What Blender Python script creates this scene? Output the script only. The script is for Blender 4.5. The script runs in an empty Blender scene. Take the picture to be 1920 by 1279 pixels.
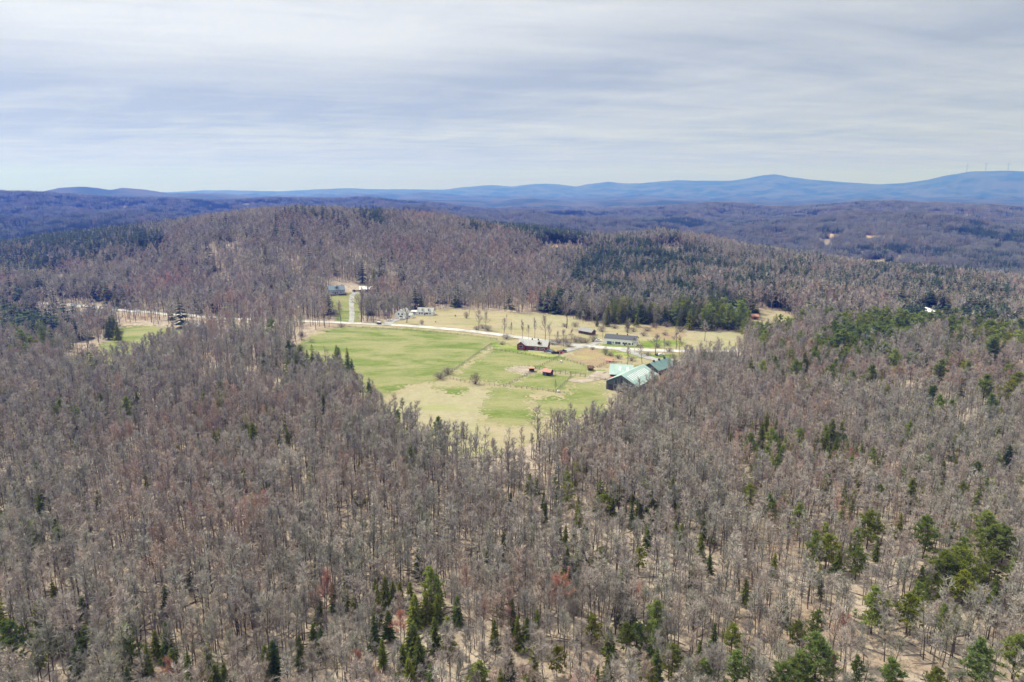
import bpy, math, random
import numpy as np
from mathutils import Vector, Matrix, noise as mnoise

# ------------------------------------------------------------------ camera, world, sun, exposure
S = bpy.context.scene
COL = S.collection
R = math.radians
FPX = 1280.0                      # focal length in pixels of the 1920 px wide frame
PITCH = R(12.3)
CAMZ = 110.0
CW, CH = 1920.0, 1279.0
cd = bpy.data.cameras.new('camera')
cam = bpy.data.objects.new('camera', cd); COL.objects.link(cam)
cd.sensor_width = 36.0; cd.lens = 36.0 * FPX / CW
cd.clip_start = 1.0; cd.clip_end = 80000.0
cam.location = (0, 0, CAMZ); cam.rotation_euler = (R(90) - PITCH, 0, 0)
S.camera = cam

SUN_AZ, SUN_EL = R(-54), R(54)    # azimuth from +Y, negative = towards the left
sun_dir = Vector((math.sin(SUN_AZ) * math.cos(SUN_EL), math.cos(SUN_AZ) * math.cos(SUN_EL), math.sin(SUN_EL)))
sl = bpy.data.lights.new('sun', 'SUN'); sl.energy = 4.1; sl.angle = R(1.0); sl.color = (1.0, 0.955, 0.88)
so = bpy.data.objects.new('sun', sl); COL.objects.link(so); so.rotation_euler = sun_dir.to_track_quat('Z', 'Y').to_euler()

S.view_settings.view_transform = 'Standard'; S.view_settings.look = 'None'
S.view_settings.exposure = 0.22; S.view_settings.gamma = 1.0
S.cycles.max_bounces = 4; S.cycles.diffuse_bounces = 2; S.cycles.glossy_bounces = 1
S.cycles.transmission_bounces = 2; S.cycles.volume_bounces = 0; S.cycles.transparent_max_bounces = 4
S.cycles.use_denoising = True; S.cycles.denoiser = 'OPENIMAGEDENOISE'; S.cycles.denoising_prefilter = 'ACCURATE'; S.cycles.denoising_input_passes = 'RGB_ALBEDO_NORMAL'

W = bpy.data.worlds.new('World'); S.world = W; W.use_nodes = True
nt = W.node_tree; nt.nodes.clear()
def N(nt, typ, **kw):
    n = nt.nodes.new(typ)
    for k, v in kw.items():
        if k.startswith('i_'):
            n.inputs[int(k[2:]) if k[2:].isdigit() else k[2:].replace('_', ' ')].default_value = v
        else: setattr(n, k, v)
    return n
def MATH(nt, op, a, b=None, c=None, clamp=False):
    n = nt.nodes.new('ShaderNodeMath'); n.operation = op; n.use_clamp = clamp
    for i, v in enumerate((a, b, c)):
        if v is None: continue
        if isinstance(v, (int, float)): n.inputs[i].default_value = v
        else: nt.links.new(v, n.inputs[i])
    return n.outputs[0]
def MIX(nt, f, a, b, blend='MIX'):
    n = nt.nodes.new('ShaderNodeMix'); n.data_type = 'RGBA'; n.blend_type = blend
    for i, v in ((0, f), (6, a), (7, b)):
        if isinstance(v, (int, float)): n.inputs[i].default_value = v
        elif isinstance(v, (tuple, list)): n.inputs[i].default_value = (*v[:3], 1)
        else: nt.links.new(v, n.inputs[i])
    return n.outputs[2]
def MAPR(nt, v, a, b, c=0.0, d=1.0, smooth=True):
    n = nt.nodes.new('ShaderNodeMapRange'); n.interpolation_type = 'SMOOTHSTEP' if smooth else 'LINEAR'
    nt.links.new(v, n.inputs[0])
    for i, x in enumerate((a, b, c, d)): n.inputs[i + 1].default_value = x
    return n.outputs[0]
def NOISE(nt, vec, scale, detail=4, rough=0.55, dist=0.0):
    n = nt.nodes.new('ShaderNodeTexNoise'); n.inputs['Scale'].default_value = scale
    n.inputs['Detail'].default_value = detail; n.inputs['Roughness'].default_value = rough
    n.inputs['Distortion'].default_value = dist
    if vec is not None: nt.links.new(vec, n.inputs['Vector'])
    return n.outputs[0]

def build_world():
    tc = N(nt, 'ShaderNodeTexCoord'); sep = N(nt, 'ShaderNodeSeparateXYZ')
    nt.links.new(tc.outputs['Generated'], sep.inputs[0])
    zc = MATH(nt, 'MAXIMUM', sep.outputs[2], 0.0)
    zz = MATH(nt, 'ADD', zc, 0.055)
    u = MATH(nt, 'DIVIDE', sep.outputs[0], zz); v = MATH(nt, 'DIVIDE', sep.outputs[1], zz)
    def plane(su, sv, du, shear=0.0):
        c = N(nt, 'ShaderNodeCombineXYZ')
        nt.links.new(MATH(nt, 'MULTIPLY_ADD', u, su, du), c.inputs[0])
        nt.links.new(MATH(nt, 'ADD', MATH(nt, 'MULTIPLY', v, sv), MATH(nt, 'MULTIPLY', u, shear)), c.inputs[1])
        return c.outputs[0]
    broad = NOISE(nt, plane(0.20, 0.62, 3.3, 0.10), 1.0, 4, 0.5, 0.3)
    streak = NOISE(nt, plane(0.5, 2.4, 7.1, -0.6), 1.0, 9, 0.66, 0.45)      # fine streaks
    wisp = NOISE(nt, plane(1.2, 1.6, 1.7, 0.6), 1.0, 5, 0.6, 0.6)
    hl = MATH(nt, 'SQRT', MATH(nt, 'ADD', MATH(nt, 'MULTIPLY', sep.outputs[0], sep.outputs[0]), MATH(nt, 'MULTIPLY', sep.outputs[1], sep.outputs[1])))
    az = MATH(nt, 'DIVIDE', sep.outputs[0], MATH(nt, 'MAXIMUM', hl, 0.01))
    # a long grey roll of cloud that climbs towards the right, open bright veil above it on the sun's side
    zc = MATH(nt, 'ADD', MAPR(nt, az, -0.25, 0.42, 0.122, 0.182), MATH(nt, 'MULTIPLY_ADD', wisp, 0.05, -0.025))
    dz = MATH(nt, 'SUBTRACT', sep.outputs[2], zc)
    g = MATH(nt, 'DIVIDE', dz, 0.036)
    band = MATH(nt, 'EXPONENT', MATH(nt, 'MULTIPLY', MATH(nt, 'MULTIPLY', g, g), -1.0))
    band = MATH(nt, 'MULTIPLY', band, MAPR(nt, az, 0.05, 0.55, 1.0, 0.35))
    above = MAPR(nt, dz, 0.0, 0.09)
    sunside = MAPR(nt, az, -0.35, 0.45, 1.0, 0.22)
    t_ = MATH(nt, 'MULTIPLY_ADD', MATH(nt, 'MULTIPLY', above, sunside), 0.62, 0.38)
    t_ = MATH(nt, 'MULTIPLY_ADD', band, -0.30, t_)
    nz = MATH(nt, 'ADD', MATH(nt, 'MULTIPLY', streak, 0.75), MATH(nt, 'ADD', MATH(nt, 'MULTIPLY', broad, 0.55), MATH(nt, 'MULTIPLY', wisp, 0.65)))
    t_ = MATH(nt, 'ADD', t_, MATH(nt, 'MULTIPLY_ADD', nz, 1.5, -1.46), clamp=True)
    dotn = N(nt, 'ShaderNodeVectorMath', operation='DOT_PRODUCT'); nt.links.new(tc.outputs['Generated'], dotn.inputs[0])
    dotn.inputs[1].default_value = sun_dir
    glow = MATH(nt, 'POWER', MATH(nt, 'MAXIMUM', dotn.outputs['Value'], 0.0), 3.0)
    cloud = MIX(nt, t_, SKY_DARK, SKY_LIGHT)
    gain = MATH(nt, 'MULTIPLY', MATH(nt, 'MULTIPLY_ADD', glow, 0.45, 0.92), MAPR(nt, sep.outputs[2], 0.30, 0.9, 1.0, 1.9))   # a veiled sky is brightest overhead
    cg = N(nt, 'ShaderNodeVectorMath', operation='SCALE'); nt.links.new(cloud, cg.inputs[0]); nt.links.new(gain, cg.inputs['Scale'])
    sky = N(nt, 'ShaderNodeTexSky', sky_type='NISHITA'); sky.sun_disc = False
    sky.sun_elevation = SUN_EL; sky.sun_rotation = SUN_AZ; sky.air_density = 1.0; sky.dust_density = 1.0
    # a paler clearer strip near the horizon
    hz = MAPR(nt, sep.outputs[2], 0.003, 0.075, 1.0, 0.0)
    cl2 = MIX(nt, MATH(nt, 'MULTIPLY', hz, 0.75), cg.outputs[0], SKY_HORIZON)
    out = MIX(nt, 0.93, sky.outputs[0], cl2)
    bg = N(nt, 'ShaderNodeBackground'); bg.inputs[1].default_value = 0.1
    nt.links.new(out, bg.inputs[0])
    wo = N(nt, 'ShaderNodeOutputWorld'); nt.links.new(bg.outputs[0], wo.inputs[0])
SKY_LIGHT = (7.0, 7.2, 7.4)
SKY_DARK = (3.95, 4.35, 4.6)
SKY_HORIZON = (4.4, 4.3, 13.0)
build_world()

# ------------------------------------------------------------------ small tools
def ray(px, py):
    """direction of the picture point (px, py) of the 1920x1279 photograph"""
    r = (px - CW / 2) / FPX; u = (CH / 2 - py) / FPX
    c, s = math.cos(PITCH), math.sin(PITCH)
    return np.array([r, c + u * s, -s + u * c])
def project(x, y, z):
    c, s = math.cos(PITCH), math.sin(PITCH)
    dz = z - CAMZ
    dep = y * c - dz * s; up = y * s + dz * c
    return CW / 2 + FPX * x / dep, CH / 2 - FPX * up / dep, dep
def sstep(a, b, x):
    t = np.clip((x - a) / (b - a), 0, 1); return t * t * (3 - 2 * t)

# ------------------------------------------------------------------ the shape of the land
def prof(pts, D, lift=0.0):
    """silhouette points (px, row[, D]) -> arrays over the bearing tangent: tangent, distance, height"""
    A, DD, Z = [], [], []
    for p in pts:
        d = p[2] if len(p) > 2 else D
        r = ray(p[0], p[1]); h = math.hypot(r[0], r[1])
        A.append(r[0] / r[1]); DD.append(d); Z.append(CAMZ + r[2] / h * d - lift)
    return np.array(A), np.array(DD, float), np.array(Z)
CREST = prof([(-400, 520, 1150), (0, 472, 1200), (120, 452, 1180), (250, 431, 1130), (400, 407, 1080), (470, 398, 1060), (550, 393, 1050), (620, 395, 1050), (700, 400, 1050),
              (830, 407, 1050), (950, 426, 1060), (1050, 441, 1060), (1130, 452, 1080), (1185, 447, 1120), (1230, 436, 1150), (1300, 443, 1130), (1380, 455, 1100),
              (1500, 474, 1060), (1600, 497, 1010), (1700, 514, 930), (1800, 532, 860), (1920, 552, 800), (2300, 580, 740)], 1050, 15)
FOOT = prof([(-400, 600, 620), (0, 560, 700), (300, 560, 690), (500, 575, 640), (640, 590, 600), (800, 582, 625), (1000, 592, 600), (1200, 600, 580), (1400, 596, 590), (1700, 580, 620), (2300, 600, 560)], 600)
VAL1 = prof([(-400, 470, 1900), (0, 452, 2000), (200, 440, 2000), (400, 436, 1900), (800, 440, 1800), (1000, 448, 1700), (1200, 470, 1650), (1400, 492, 1600), (1600, 500, 1560), (1700, 500, 1560), (1920, 520, 1450), (2300, 540, 1300)], 1800, 12)
RIDG = prof([(-400, 410, 2500), (0, 412, 2500), (150, 408, 2500), (350, 405, 2500), (550, 400, 2500), (800, 400, 2500), (1000, 410, 2500), (1150, 414, 2450), (1300, 425, 2400), (1400, 424, 2350), (1500, 413, 2300), (1600, 406, 2300), (1700, 407, 2300), (1780, 414, 2300), (1850, 430, 2250), (1920, 440, 2200), (2300, 445, 2200)], 2400, 14)
VAL2 = prof([(-400, 408, 2950), (500, 406, 2950), (1000, 412, 2950), (1400, 422, 2900), (1700, 424, 2900), (2300, 440, 2900)], 2900, 14)
LAYA = prof([(-400, 360), (0, 357), (60, 360), (120, 364), (200, 368), (270, 371), (370, 374), (440, 375), (500, 372), (560, 371), (620, 373), (700, 371), (760, 376), (820, 381), (870, 388),
             (930, 392), (1000, 395), (1100, 396), (1200, 392), (1280, 384), (1340, 380), (1400, 384), (1450, 390), (1500, 387), (1560, 382), (1640, 379), (1700, 379), (1800, 382), (1860, 386), (1920, 391), (2300, 395)], 3700, 13)
VAL3 = prof([(-400, 400), (900, 400), (2300, 405)], 4700, 0)
MID6 = prof([(-400, 358), (0, 360), (80, 357), (110, 351), (160, 348), (185, 351), (205, 354), (230, 351), (270, 354), (320, 361), (360, 361), (420, 363), (480, 370), (560, 374), (700, 372), (860, 374), (930, 378),
             (960, 373), (1000, 371), (1040, 375), (1080, 380), (1110, 376), (1180, 373), (1240, 373), (1300, 377), (1400, 384), (1500, 384), (1700, 378), (1745, 376), (1800, 378), (1920, 388), (2300, 390)], 6200, 8)
VAL4 = prof([(-400, 384), (2300, 384)], 8000, 0)
MID9 = prof([(-400, 370), (300, 366), (420, 363), (560, 368), (640, 364), (700, 363), (760, 364), (800, 361), (850, 366), (900, 368), (1000, 370), (1100, 372), (1200, 366), (1300, 372), (1500, 376), (1650, 372), (1750, 374), (1920, 372), (2300, 372)], 10000, 5)
VAL5 = prof([(-400, 375), (2300, 375)], 12000, 0)
FAR = prof([(-400, 362), (200, 362), (330, 360), (380, 357), (440, 357), (520, 359), (600, 355), (650, 353), (700, 355), (760, 355), (830, 356), (870, 351), (895, 349), (920, 347), (940, 348.5), (960, 350), (1000, 345), (1040, 345), (1080, 350),
            (1105, 345), (1140, 341), (1170, 344), (1200, 344), (1230, 341), (1270, 338), (1300, 339), (1370, 339), (1400, 335), (1430, 329), (1455, 327), (1480, 332), (1520, 337), (1600, 343), (1650, 346), (1700, 343),
            (1740, 337), (1780, 328), (1820, 322), (1860, 321), (1900, 320), (1960, 324), (2300, 340)], 16000)
def node_z(p, a): return np.interp(a, p[0], p[1]), np.interp(a, p[0], p[2])
FW = np.array([[0.0021, 0.0008, .3, 1], [-0.0013, 0.0019, 1.7, 1], [0.0046, -0.0032, 2.2, .45], [0.0029, 0.0058, 4.1, .45], [-0.0098, 0.0067, .9, .2], [0.0081, 0.0125, 3.3, .2], [0.021, -0.013, 5.2, .08], [0.012, 0.027, 1.2, .08]])
def undul(x, y):
    r = np.zeros_like(x)
    for kx, ky, ph, a in FW: r = r + a * np.sin(2 * math.pi * (kx * x + ky * y) + ph)
    return r
def zf(x, y):
    x = np.atleast_1d(np.asarray(x, float)); y = np.atleast_1d(np.asarray(y, float))
    phi = np.clip(np.arctan2(x, y), R(-50), R(50)); a = np.tan(phi); d = np.hypot(x, y)
    zero = np.zeros_like(a)
    D, Z = [zero, zero + 90.0], [zero, zero]
    fd, _ = node_z(FOOT, a); D.append(fd); Z.append(zero)
    for p in (CREST, VAL1, RIDG, VAL2, LAYA, VAL3, MID6, VAL4, MID9, VAL5, FAR):
        q = node_z(p, a); D.append(q[0]); Z.append(q[1])
    D.append(zero + 19500.0); Z.append(zero - 60.0)
    D = np.array(D); Z = np.array(Z)
    r = Z[-1].copy()
    for k in range(len(D) - 1):
        m = (d >= D[k]) & (d < D[k + 1]); t = np.clip((d - D[k]) / (D[k + 1] - D[k]), 0, 1); t = t * t * (3 - 2 * t)
        r = np.where(m, Z[k] * (1 - t) + Z[k + 1] * t, r)
    # rolling detail; the farm keeps nearly level ground
    farm = sstep(330, 60, np.hypot((x - 20) * 0.9, (y - 470) * 1.2))
    amp = 2.0 * sstep(90, 260, d) * (1 - 0.93 * farm) + 5 * sstep(1500, 2600, d) * sstep(3700, 3300, d) + 8 * sstep(8000, 11000, d) * sstep(15600, 13500, d)
    hills = np.abs(np.sin((x * 1.0 + 0.3 * y) / 190.0 + 1.3 * np.sin(y / 410.0))) * np.abs(np.sin(y / 260.0 + 1.1 * np.sin(x / 330.0)))
    r = r + amp * undul(x, y) + 14 * hills * sstep(1900, 2400, d) * sstep(3600, 3200, d)
    return r
def z1(x, y): return float(zf(x, y)[0])
def G(px, py, lift=0.0):
    """where the line of sight of a picture point first meets the land (or a level 'lift' above it)"""
    r = ray(px, py); h = math.hypot(r[0], r[1])
    ds = np.concatenate([np.arange(100, 1600, 2.0), np.geomspace(1600, 24000, 500)])
    X = r[0] / h * ds; Y = r[1] / h * ds; Zr = CAMZ + r[2] / h * ds
    g = zf(X, Y) + lift
    k = np.nonzero(Zr <= g)[0]
    k = k[0] if len(k) else len(ds) - 1
    if k > 0:
        a, b = Zr[k - 1] - g[k - 1], g[k] - Zr[k]; t = a / (a + b + 1e-9)
        d = ds[k - 1] + t * (ds[k] - ds[k - 1])
    else: d = ds[0]
    return r[0] / h * d, r[1] / h * d

# ------------------------------------------------------------------ materials
MATS = {}
def new_mat(name, rough=0.9, spec=0.2):
    m = bpy.data.materials.new(name); m.use_nodes = True; MATS[name] = m
    b = m.node_tree.nodes['Principled BSDF']; b.inputs['Roughness'].default_value = rough
    b.inputs['Specular IOR Level'].default_value = spec
    return m, m.node_tree, b
def simple(name, col, rough=0.8, var=0.12, scale=0.6, spec=0.25, metal=0.0):
    m, t, b = new_mat(name, rough, spec); b.inputs['Metallic'].default_value = metal
    g = N(t, 'ShaderNodeTexCoord')
    f = NOISE(t, g.outputs['Object'], scale, 5, 0.65)
    c = MIX(t, MAPR(t, f, 0.3, 0.7), tuple(x * (1 - var) for x in col), tuple(min(1, x * (1 + var)) for x in col))
    t.links.new(c, b.inputs['Base Color']); return m
def RAMP(t, fac, stops):
    n = t.nodes.new('ShaderNodeValToRGB'); cr = n.color_ramp
    while len(cr.elements) < len(stops): cr.elements.new(0.5)
    for e, (p, c) in zip(cr.elements, stops): e.position = p; e.color = (*c, 1)
    t.links.new(fac, n.inputs[0]); return n.outputs[0]

def mat_ground():
    m, t, b = new_mat('forest_floor', 0.95, 0.05)
    g = N(t, 'ShaderNodeNewGeometry'); P = g.outputs['Position']
    a = NOISE(t, P, 0.02, 5, 0.6); c = NOISE(t, P, 0.16, 6, 0.7); e = NOISE(t, P, 1.1, 4, 0.7)
    leaf = MIX(t, MAPR(t, c, 0.35, 0.68), LITTER_A, LITTER_B)
    leaf = MIX(t, MAPR(t, a, 0.45, 0.7, 0, 0.7), leaf, (0.29, 0.20, 0.14))
    leaf = MIX(t, MAPR(t, e, 0.48, 0.68, 0, 0.7), leaf, (0.15, 0.115, 0.085))
    leaf = MIX(t, MAPR(t, NOISE(t, P, 0.45, 5, 0.75, 0.8), 0.52, 0.66, 0, 0.75), leaf, (0.22, 0.17, 0.125))
    # beyond the reach of the separate trees the woods read as brushed grey and dark green
    ln = N(t, 'ShaderNodeVectorMath', operation='LENGTH'); t.links.new(P, ln.inputs[0])
    far = MAPR(t, ln.outputs['Value'], 1500, 2400)
    w1 = NOISE(t, P, 0.0022, 7, 0.62, 0.3); w2 = NOISE(t, P, 0.02, 4, 0.7)
    wood = MIX(t, MAPR(t, w2, 0.35, 0.65), (0.13, 0.11, 0.10), (0.19, 0.165, 0.155))
    ever = MIX(t, MAPR(t, w2, 0.35, 0.65), (0.02, 0.04, 0.025), (0.045, 0.07, 0.04))
    wood = MIX(t, MAPR(t, w1, 0.5, 0.6), wood, ever)
    wood = MIX(t, MAPR(t, ln.outputs['Value'], 3800, 5600), wood, MIX(t, MAPR(t, w1, 0.42, 0.60), (0.070, 0.072, 0.070), (0.022, 0.040, 0.034)))
    col = MIX(t, far, leaf, wood)
    t.links.new(col, b.inputs['Base Color'])
    bp = N(t, 'ShaderNodeBump'); bp.inputs['Strength'].default_value = 0.6; bp.inputs['Distance'].default_value = 0.5
    t.links.new(c, bp.inputs['Height']); t.links.new(bp.outputs[0], b.inputs['Normal'])
    return m
LITTER_A, LITTER_B = (0.44, 0.365, 0.295), (0.29, 0.235, 0.19)
def mat_grass(name, cols, sc=0.02, streak=0.0, tan=(0.42, 0.36, 0.21), tanamt=0.5):
    m, t, b = new_mat(name, 0.95, 0.05)
    g = N(t, 'ShaderNodeNewGeometry'); P = g.outputs['Position']
    mp = N(t, 'ShaderNodeMapping'); mp.inputs['Scale'].default_value = (1, 1 + streak, 1); mp.inputs['Rotation'].default_value = (0, 0, 0.25)
    t.links.new(P, mp.inputs['Vector'])
    a = NOISE(t, mp.outputs[0], sc, 6, 0.68, 0.4); c = NOISE(t, P, sc * 9, 5, 0.7); e = NOISE(t, P, 1.3, 3, 0.7)
    col = MIX(t, MAPR(t, c, 0.3, 0.7), cols[0], cols[1])
    col = MIX(t, MAPR(t, a, 0.62 - tanamt * 0.3, 0.72 - tanamt * 0.12, 0, 0.9), col, tan)
    col = MIX(t, MAPR(t, e, 0.3, 0.75, 0, 0.35), col, tuple(x * 0.7 for x in cols[0]))
    t.links.new(col, b.inputs['Base Color']); return m
mat_ground()
mat_grass('meadow_grass', ((0.22, 0.215, 0.10), (0.31, 0.275, 0.155)), 0.022, 1.5, (0.37, 0.31, 0.215), 0.9)
mat_grass('pasture_grass', ((0.105, 0.155, 0.028), (0.155, 0.200, 0.045)), 0.024, 1.2, (0.29, 0.27, 0.14), 0.9)
mat_grass('fresh_lawn', ((0.12, 0.185, 0.03), (0.175, 0.23, 0.05)), 0.04, 0.6, (0.37, 0.35, 0.15), 0.6)
mat_grass('dry_hay', ((0.29, 0.265, 0.165), (0.36, 0.32, 0.215)), 0.02, 2.0, (0.27, 0.285, 0.12), 0.5)
mat_grass('bare_soil_grass', ((0.26, 0.19, 0.12), (0.32, 0.25, 0.16)), 0.03, 1.0, (0.32, 0.33, 0.12), 0.45)
mat_grass('rust_bracken', ((0.40, 0.24, 0.12), (0.48, 0.36, 0.23)), 0.03, 1.0, (0.52, 0.42, 0.30), 0.5)
simple('road_gravel', (0.44, 0.43, 0.42), 0.9, 0.25, 0.12, 0.1)
simple('drive_gravel', (0.31, 0.305, 0.30), 0.9, 0.25, 0.15, 0.1)
simple('bare_earth', (0.33, 0.28, 0.23), 0.95, 0.2, 0.2, 0.05)

def mat_twigs(name, ramp, patchy=True, trunk=False, leaf=0.0):
    m, t, b = new_mat(name, 0.85, 0.15)
    o = N(t, 'ShaderNodeObjectInfo')
    r = o.outputs['Random']
    n = NOISE(t, o.outputs['Location'], 0.012, 3, 0.55)
    f = MATH(t, 'ADD', MATH(t, 'MULTIPLY', r, 0.62), MATH(t, 'MULTIPLY', MAPR(t, n, 0.3, 0.7), 0.38)) if patchy else r
    col = RAMP(t, f, ramp)
    n2 = MATH(t, 'FRACT', MATH(t, 'MULTIPLY', r, 17.3))
    col = MIX(t, 1.0, col, MIX(t, n2, (0.78, 0.78, 0.78), (1.36, 1.33, 1.28)), 'MULTIPLY')
    if trunk:
        g = N(t, 'ShaderNodeTexCoord'); k = NOISE(t, g.outputs['Object'], 1.5, 5, 0.7)
        col = MIX(t, 1.0, col, MIX(t, k, (0.5, 0.5, 0.5), (1.4, 1.4, 1.4)), 'MULTIPLY')
    t.links.new(col, b.inputs['Base Color'])
    if leaf:                                 # needles let some light through
        tr = N(t, 'ShaderNodeBsdfTranslucent'); t.links.new(MIX(t, 1.0, col, (1.25, 1.3, 0.8), 'MULTIPLY'), tr.inputs[0])
        ms = N(t, 'ShaderNodeMixShader'); ms.inputs[0].default_value = leaf; out = t.nodes['Material Output']
        t.links.new(b.outputs[0], ms.inputs[1]); t.links.new(tr.outputs[0], ms.inputs[2]); t.links.new(ms.outputs[0], out.inputs[0])
    return m
mat_twigs('bare_twigs', TW := [(0.0, (0.27, 0.27, 0.20)), (0.22, (0.33, 0.32, 0.28)), (0.45, (0.375, 0.345, 0.32)), (0.62, (0.385, 0.335, 0.31)), (0.78, (0.385, 0.31, 0.275)), (0.90, (0.40, 0.27, 0.23)), (0.97, (0.44, 0.23, 0.19))])
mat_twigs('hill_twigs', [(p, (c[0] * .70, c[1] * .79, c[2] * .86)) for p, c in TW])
mat_twigs('bare_wood', [(0.0, (0.085, 0.07, 0.055)), (0.55, (0.13, 0.11, 0.09)), (0.88, (0.20, 0.18, 0.155)), (1.0, (0.48, 0.45, 0.42))], False, True)
mat_twigs('red_buds', [(0.0, (0.40, 0.20, 0.165)), (1.0, (0.46, 0.21, 0.15))], False)
mat_twigs('spruce_needles', [(0.0, (0.07, 0.11, 0.045)), (0.25, (0.12, 0.16, 0.045)), (0.65, (0.20, 0.22, 0.045)), (1.0, (0.27, 0.265, 0.05))], leaf=0.45)
mat_twigs('pine_needles', [(0.0, (0.13, 0.18, 0.07)), (0.5, (0.20, 0.25, 0.075)), (1.0, (0.27, 0.30, 0.10))], leaf=0.45)
mat_twigs('dark_needles', [(0.0, (0.018, 0.036, 0.022)), (0.6, (0.032, 0.056, 0.026)), (1.0, (0.06, 0.085, 0.028))])
simple('conifer_bark', (0.085, 0.065, 0.05), 0.95, 0.3, 2.0)
simple('shrub_twigs', (0.26, 0.22, 0.19), 0.9, 0.2, 0.5)
simple('white_paint', (0.88, 0.885, 0.89), 0.6, 0.05)
simple('blue_grey_roof', (0.20, 0.25, 0.31), 0.7, 0.08)
simple('pale_blue_paint', (0.36, 0.42, 0.49), 0.6, 0.06)
simple('pale_grey_paint', (0.50, 0.53, 0.57), 0.6, 0.06)
simple('grey_shingle', (0.27, 0.27, 0.275), 0.9, 0.14, 1.2)
simple('light_shingle', (0.40, 0.40, 0.39), 0.9, 0.14, 1.2)
simple('dark_shingle', (0.085, 0.09, 0.10), 0.85, 0.14, 1.2)
simple('white_metal_roof', (0.80, 0.80, 0.80), 0.45, 0.05, 0.5, 0.5)
simple('red_board', (0.20, 0.045, 0.04), 0.8, 0.15, 1.0)
simple('brown_board', (0.12, 0.07, 0.05), 0.85, 0.2, 1.0)
simple('dark_board', (0.055, 0.05, 0.05), 0.85, 0.2, 1.0)
simple('slate_board', (0.085, 0.105, 0.13), 0.8, 0.12, 1.0)
simple('grey_stone', (0.34, 0.33, 0.32), 0.9, 0.2, 1.5)
simple('fence_wood', (0.20, 0.19, 0.175), 0.9, 0.2, 1.0)
simple('red_metal', (0.38, 0.13, 0.11), 0.5, 0.1, 0.8, 0.4)
simple('orange_metal', (0.42, 0.21, 0.14), 0.6, 0.1, 0.8, 0.4)
simple('black_rubber', (0.02, 0.02, 0.02), 0.8, 0.1)
simple('car_white', (0.75, 0.75, 0.76), 0.3, 0.02, 0.5, 0.5)
simple('car_black', (0.02, 0.02, 0.025), 0.3, 0.02, 0.5, 0.5)
simple('car_blue', (0.12, 0.17, 0.30), 0.3, 0.02, 0.5, 0.5)
simple('tractor_red', (0.42, 0.04, 0.035), 0.4, 0.05, 0.5, 0.5)
simple('turbine_white', (0.30, 0.31, 0.33), 0.5, 0.02)
simple('hay_wrap', (0.72, 0.72, 0.70), 0.5, 0.08)
def mat_glass():
    m, t, b = new_mat('window_glass', 0.15, 0.6); b.inputs['Base Color'].default_value = (0.04, 0.05, 0.07, 1)
mat_glass()
def mat_green_roof(name, c1, c2):
    m, t, b = new_mat(name, 0.45, 0.4)
    tc = N(t, 'ShaderNodeTexCoord'); w = N(t, 'ShaderNodeTexWave'); w.inputs['Scale'].default_value = 0.9; w.inputs['Distortion'].default_value = 0.0
    t.links.new(tc.outputs['Object'], w.inputs['Vector'])
    n = NOISE(t, tc.outputs['Object'], 0.25, 5, 0.6)
    c = MIX(t, MAPR(t, n, 0.3, 0.7), c1, c2); c = MIX(t, MAPR(t, w.outputs[1], 0.85, 1.0, 0, 0.25), c, tuple(x * 0.6 for x in c1))
    t.links.new(c, b.inputs['Base Color'])
mat_green_roof('green_metal_roof', (0.27, 0.39, 0.36), (0.35, 0.46, 0.43))
mat_green_roof('dark_green_roof', (0.12, 0.21, 0.20), (0.16, 0.26, 0.24))

# ------------------------------------------------------------------ mesh helpers
def mk_mesh(name, V, F, mats, mi=None):
    """V (n,3), F list of arrays (k,3) or (k,4)"""
    me = bpy.data.meshes.new(name)
    V = np.asarray(V, np.float32)
    if not isinstance(F, list): F = [F]
    F = [np.asarray(f, np.int32) for f in F if len(f)]
    nl = sum(f.size for f in F); npl = sum(len(f) for f in F)
    me.vertices.add(len(V)); me.vertices.foreach_set('co', V.ravel())
    me.loops.add(nl); me.loops.foreach_set('vertex_index', np.concatenate([f.ravel() for f in F]))
    tot = np.concatenate([np.full(len(f), f.shape[1], np.int32) for f in F])
    st = np.concatenate([[0], np.cumsum(tot)[:-1]]).astype(np.int32)
    me.polygons.add(npl); me.polygons.foreach_set('loop_start', st)
    try: me.polygons.foreach_set('loop_total', tot)
    except Exception: pass
    for m in mats: me.materials.append(MATS[m])
    if mi is not None: me.polygons.foreach_set('material_index', np.asarray(mi, np.int32))
    me.update(calc_edges=True); me.validate()
    return me
def link(name, me, parent=None, loc=(0, 0, 0), rz=0.0):
    o = bpy.data.objects.new(name, me); COL.objects.link(o); o.location = loc; o.rotation_euler = (0, 0, rz)
    if parent is not None: o.parent = parent
    return o
def tag(o, label=None, cat=None, group=None, kind=None):
    if label: o['label'] = label
    if cat: o['category'] = cat
    if group: o['group'] = group
    if kind: o['kind'] = kind
    return o
def thing(name, label, cat, loc, rz=0.0, group=None):
    return tag(link(name, None, None, loc, rz), label, cat, group)

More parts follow.
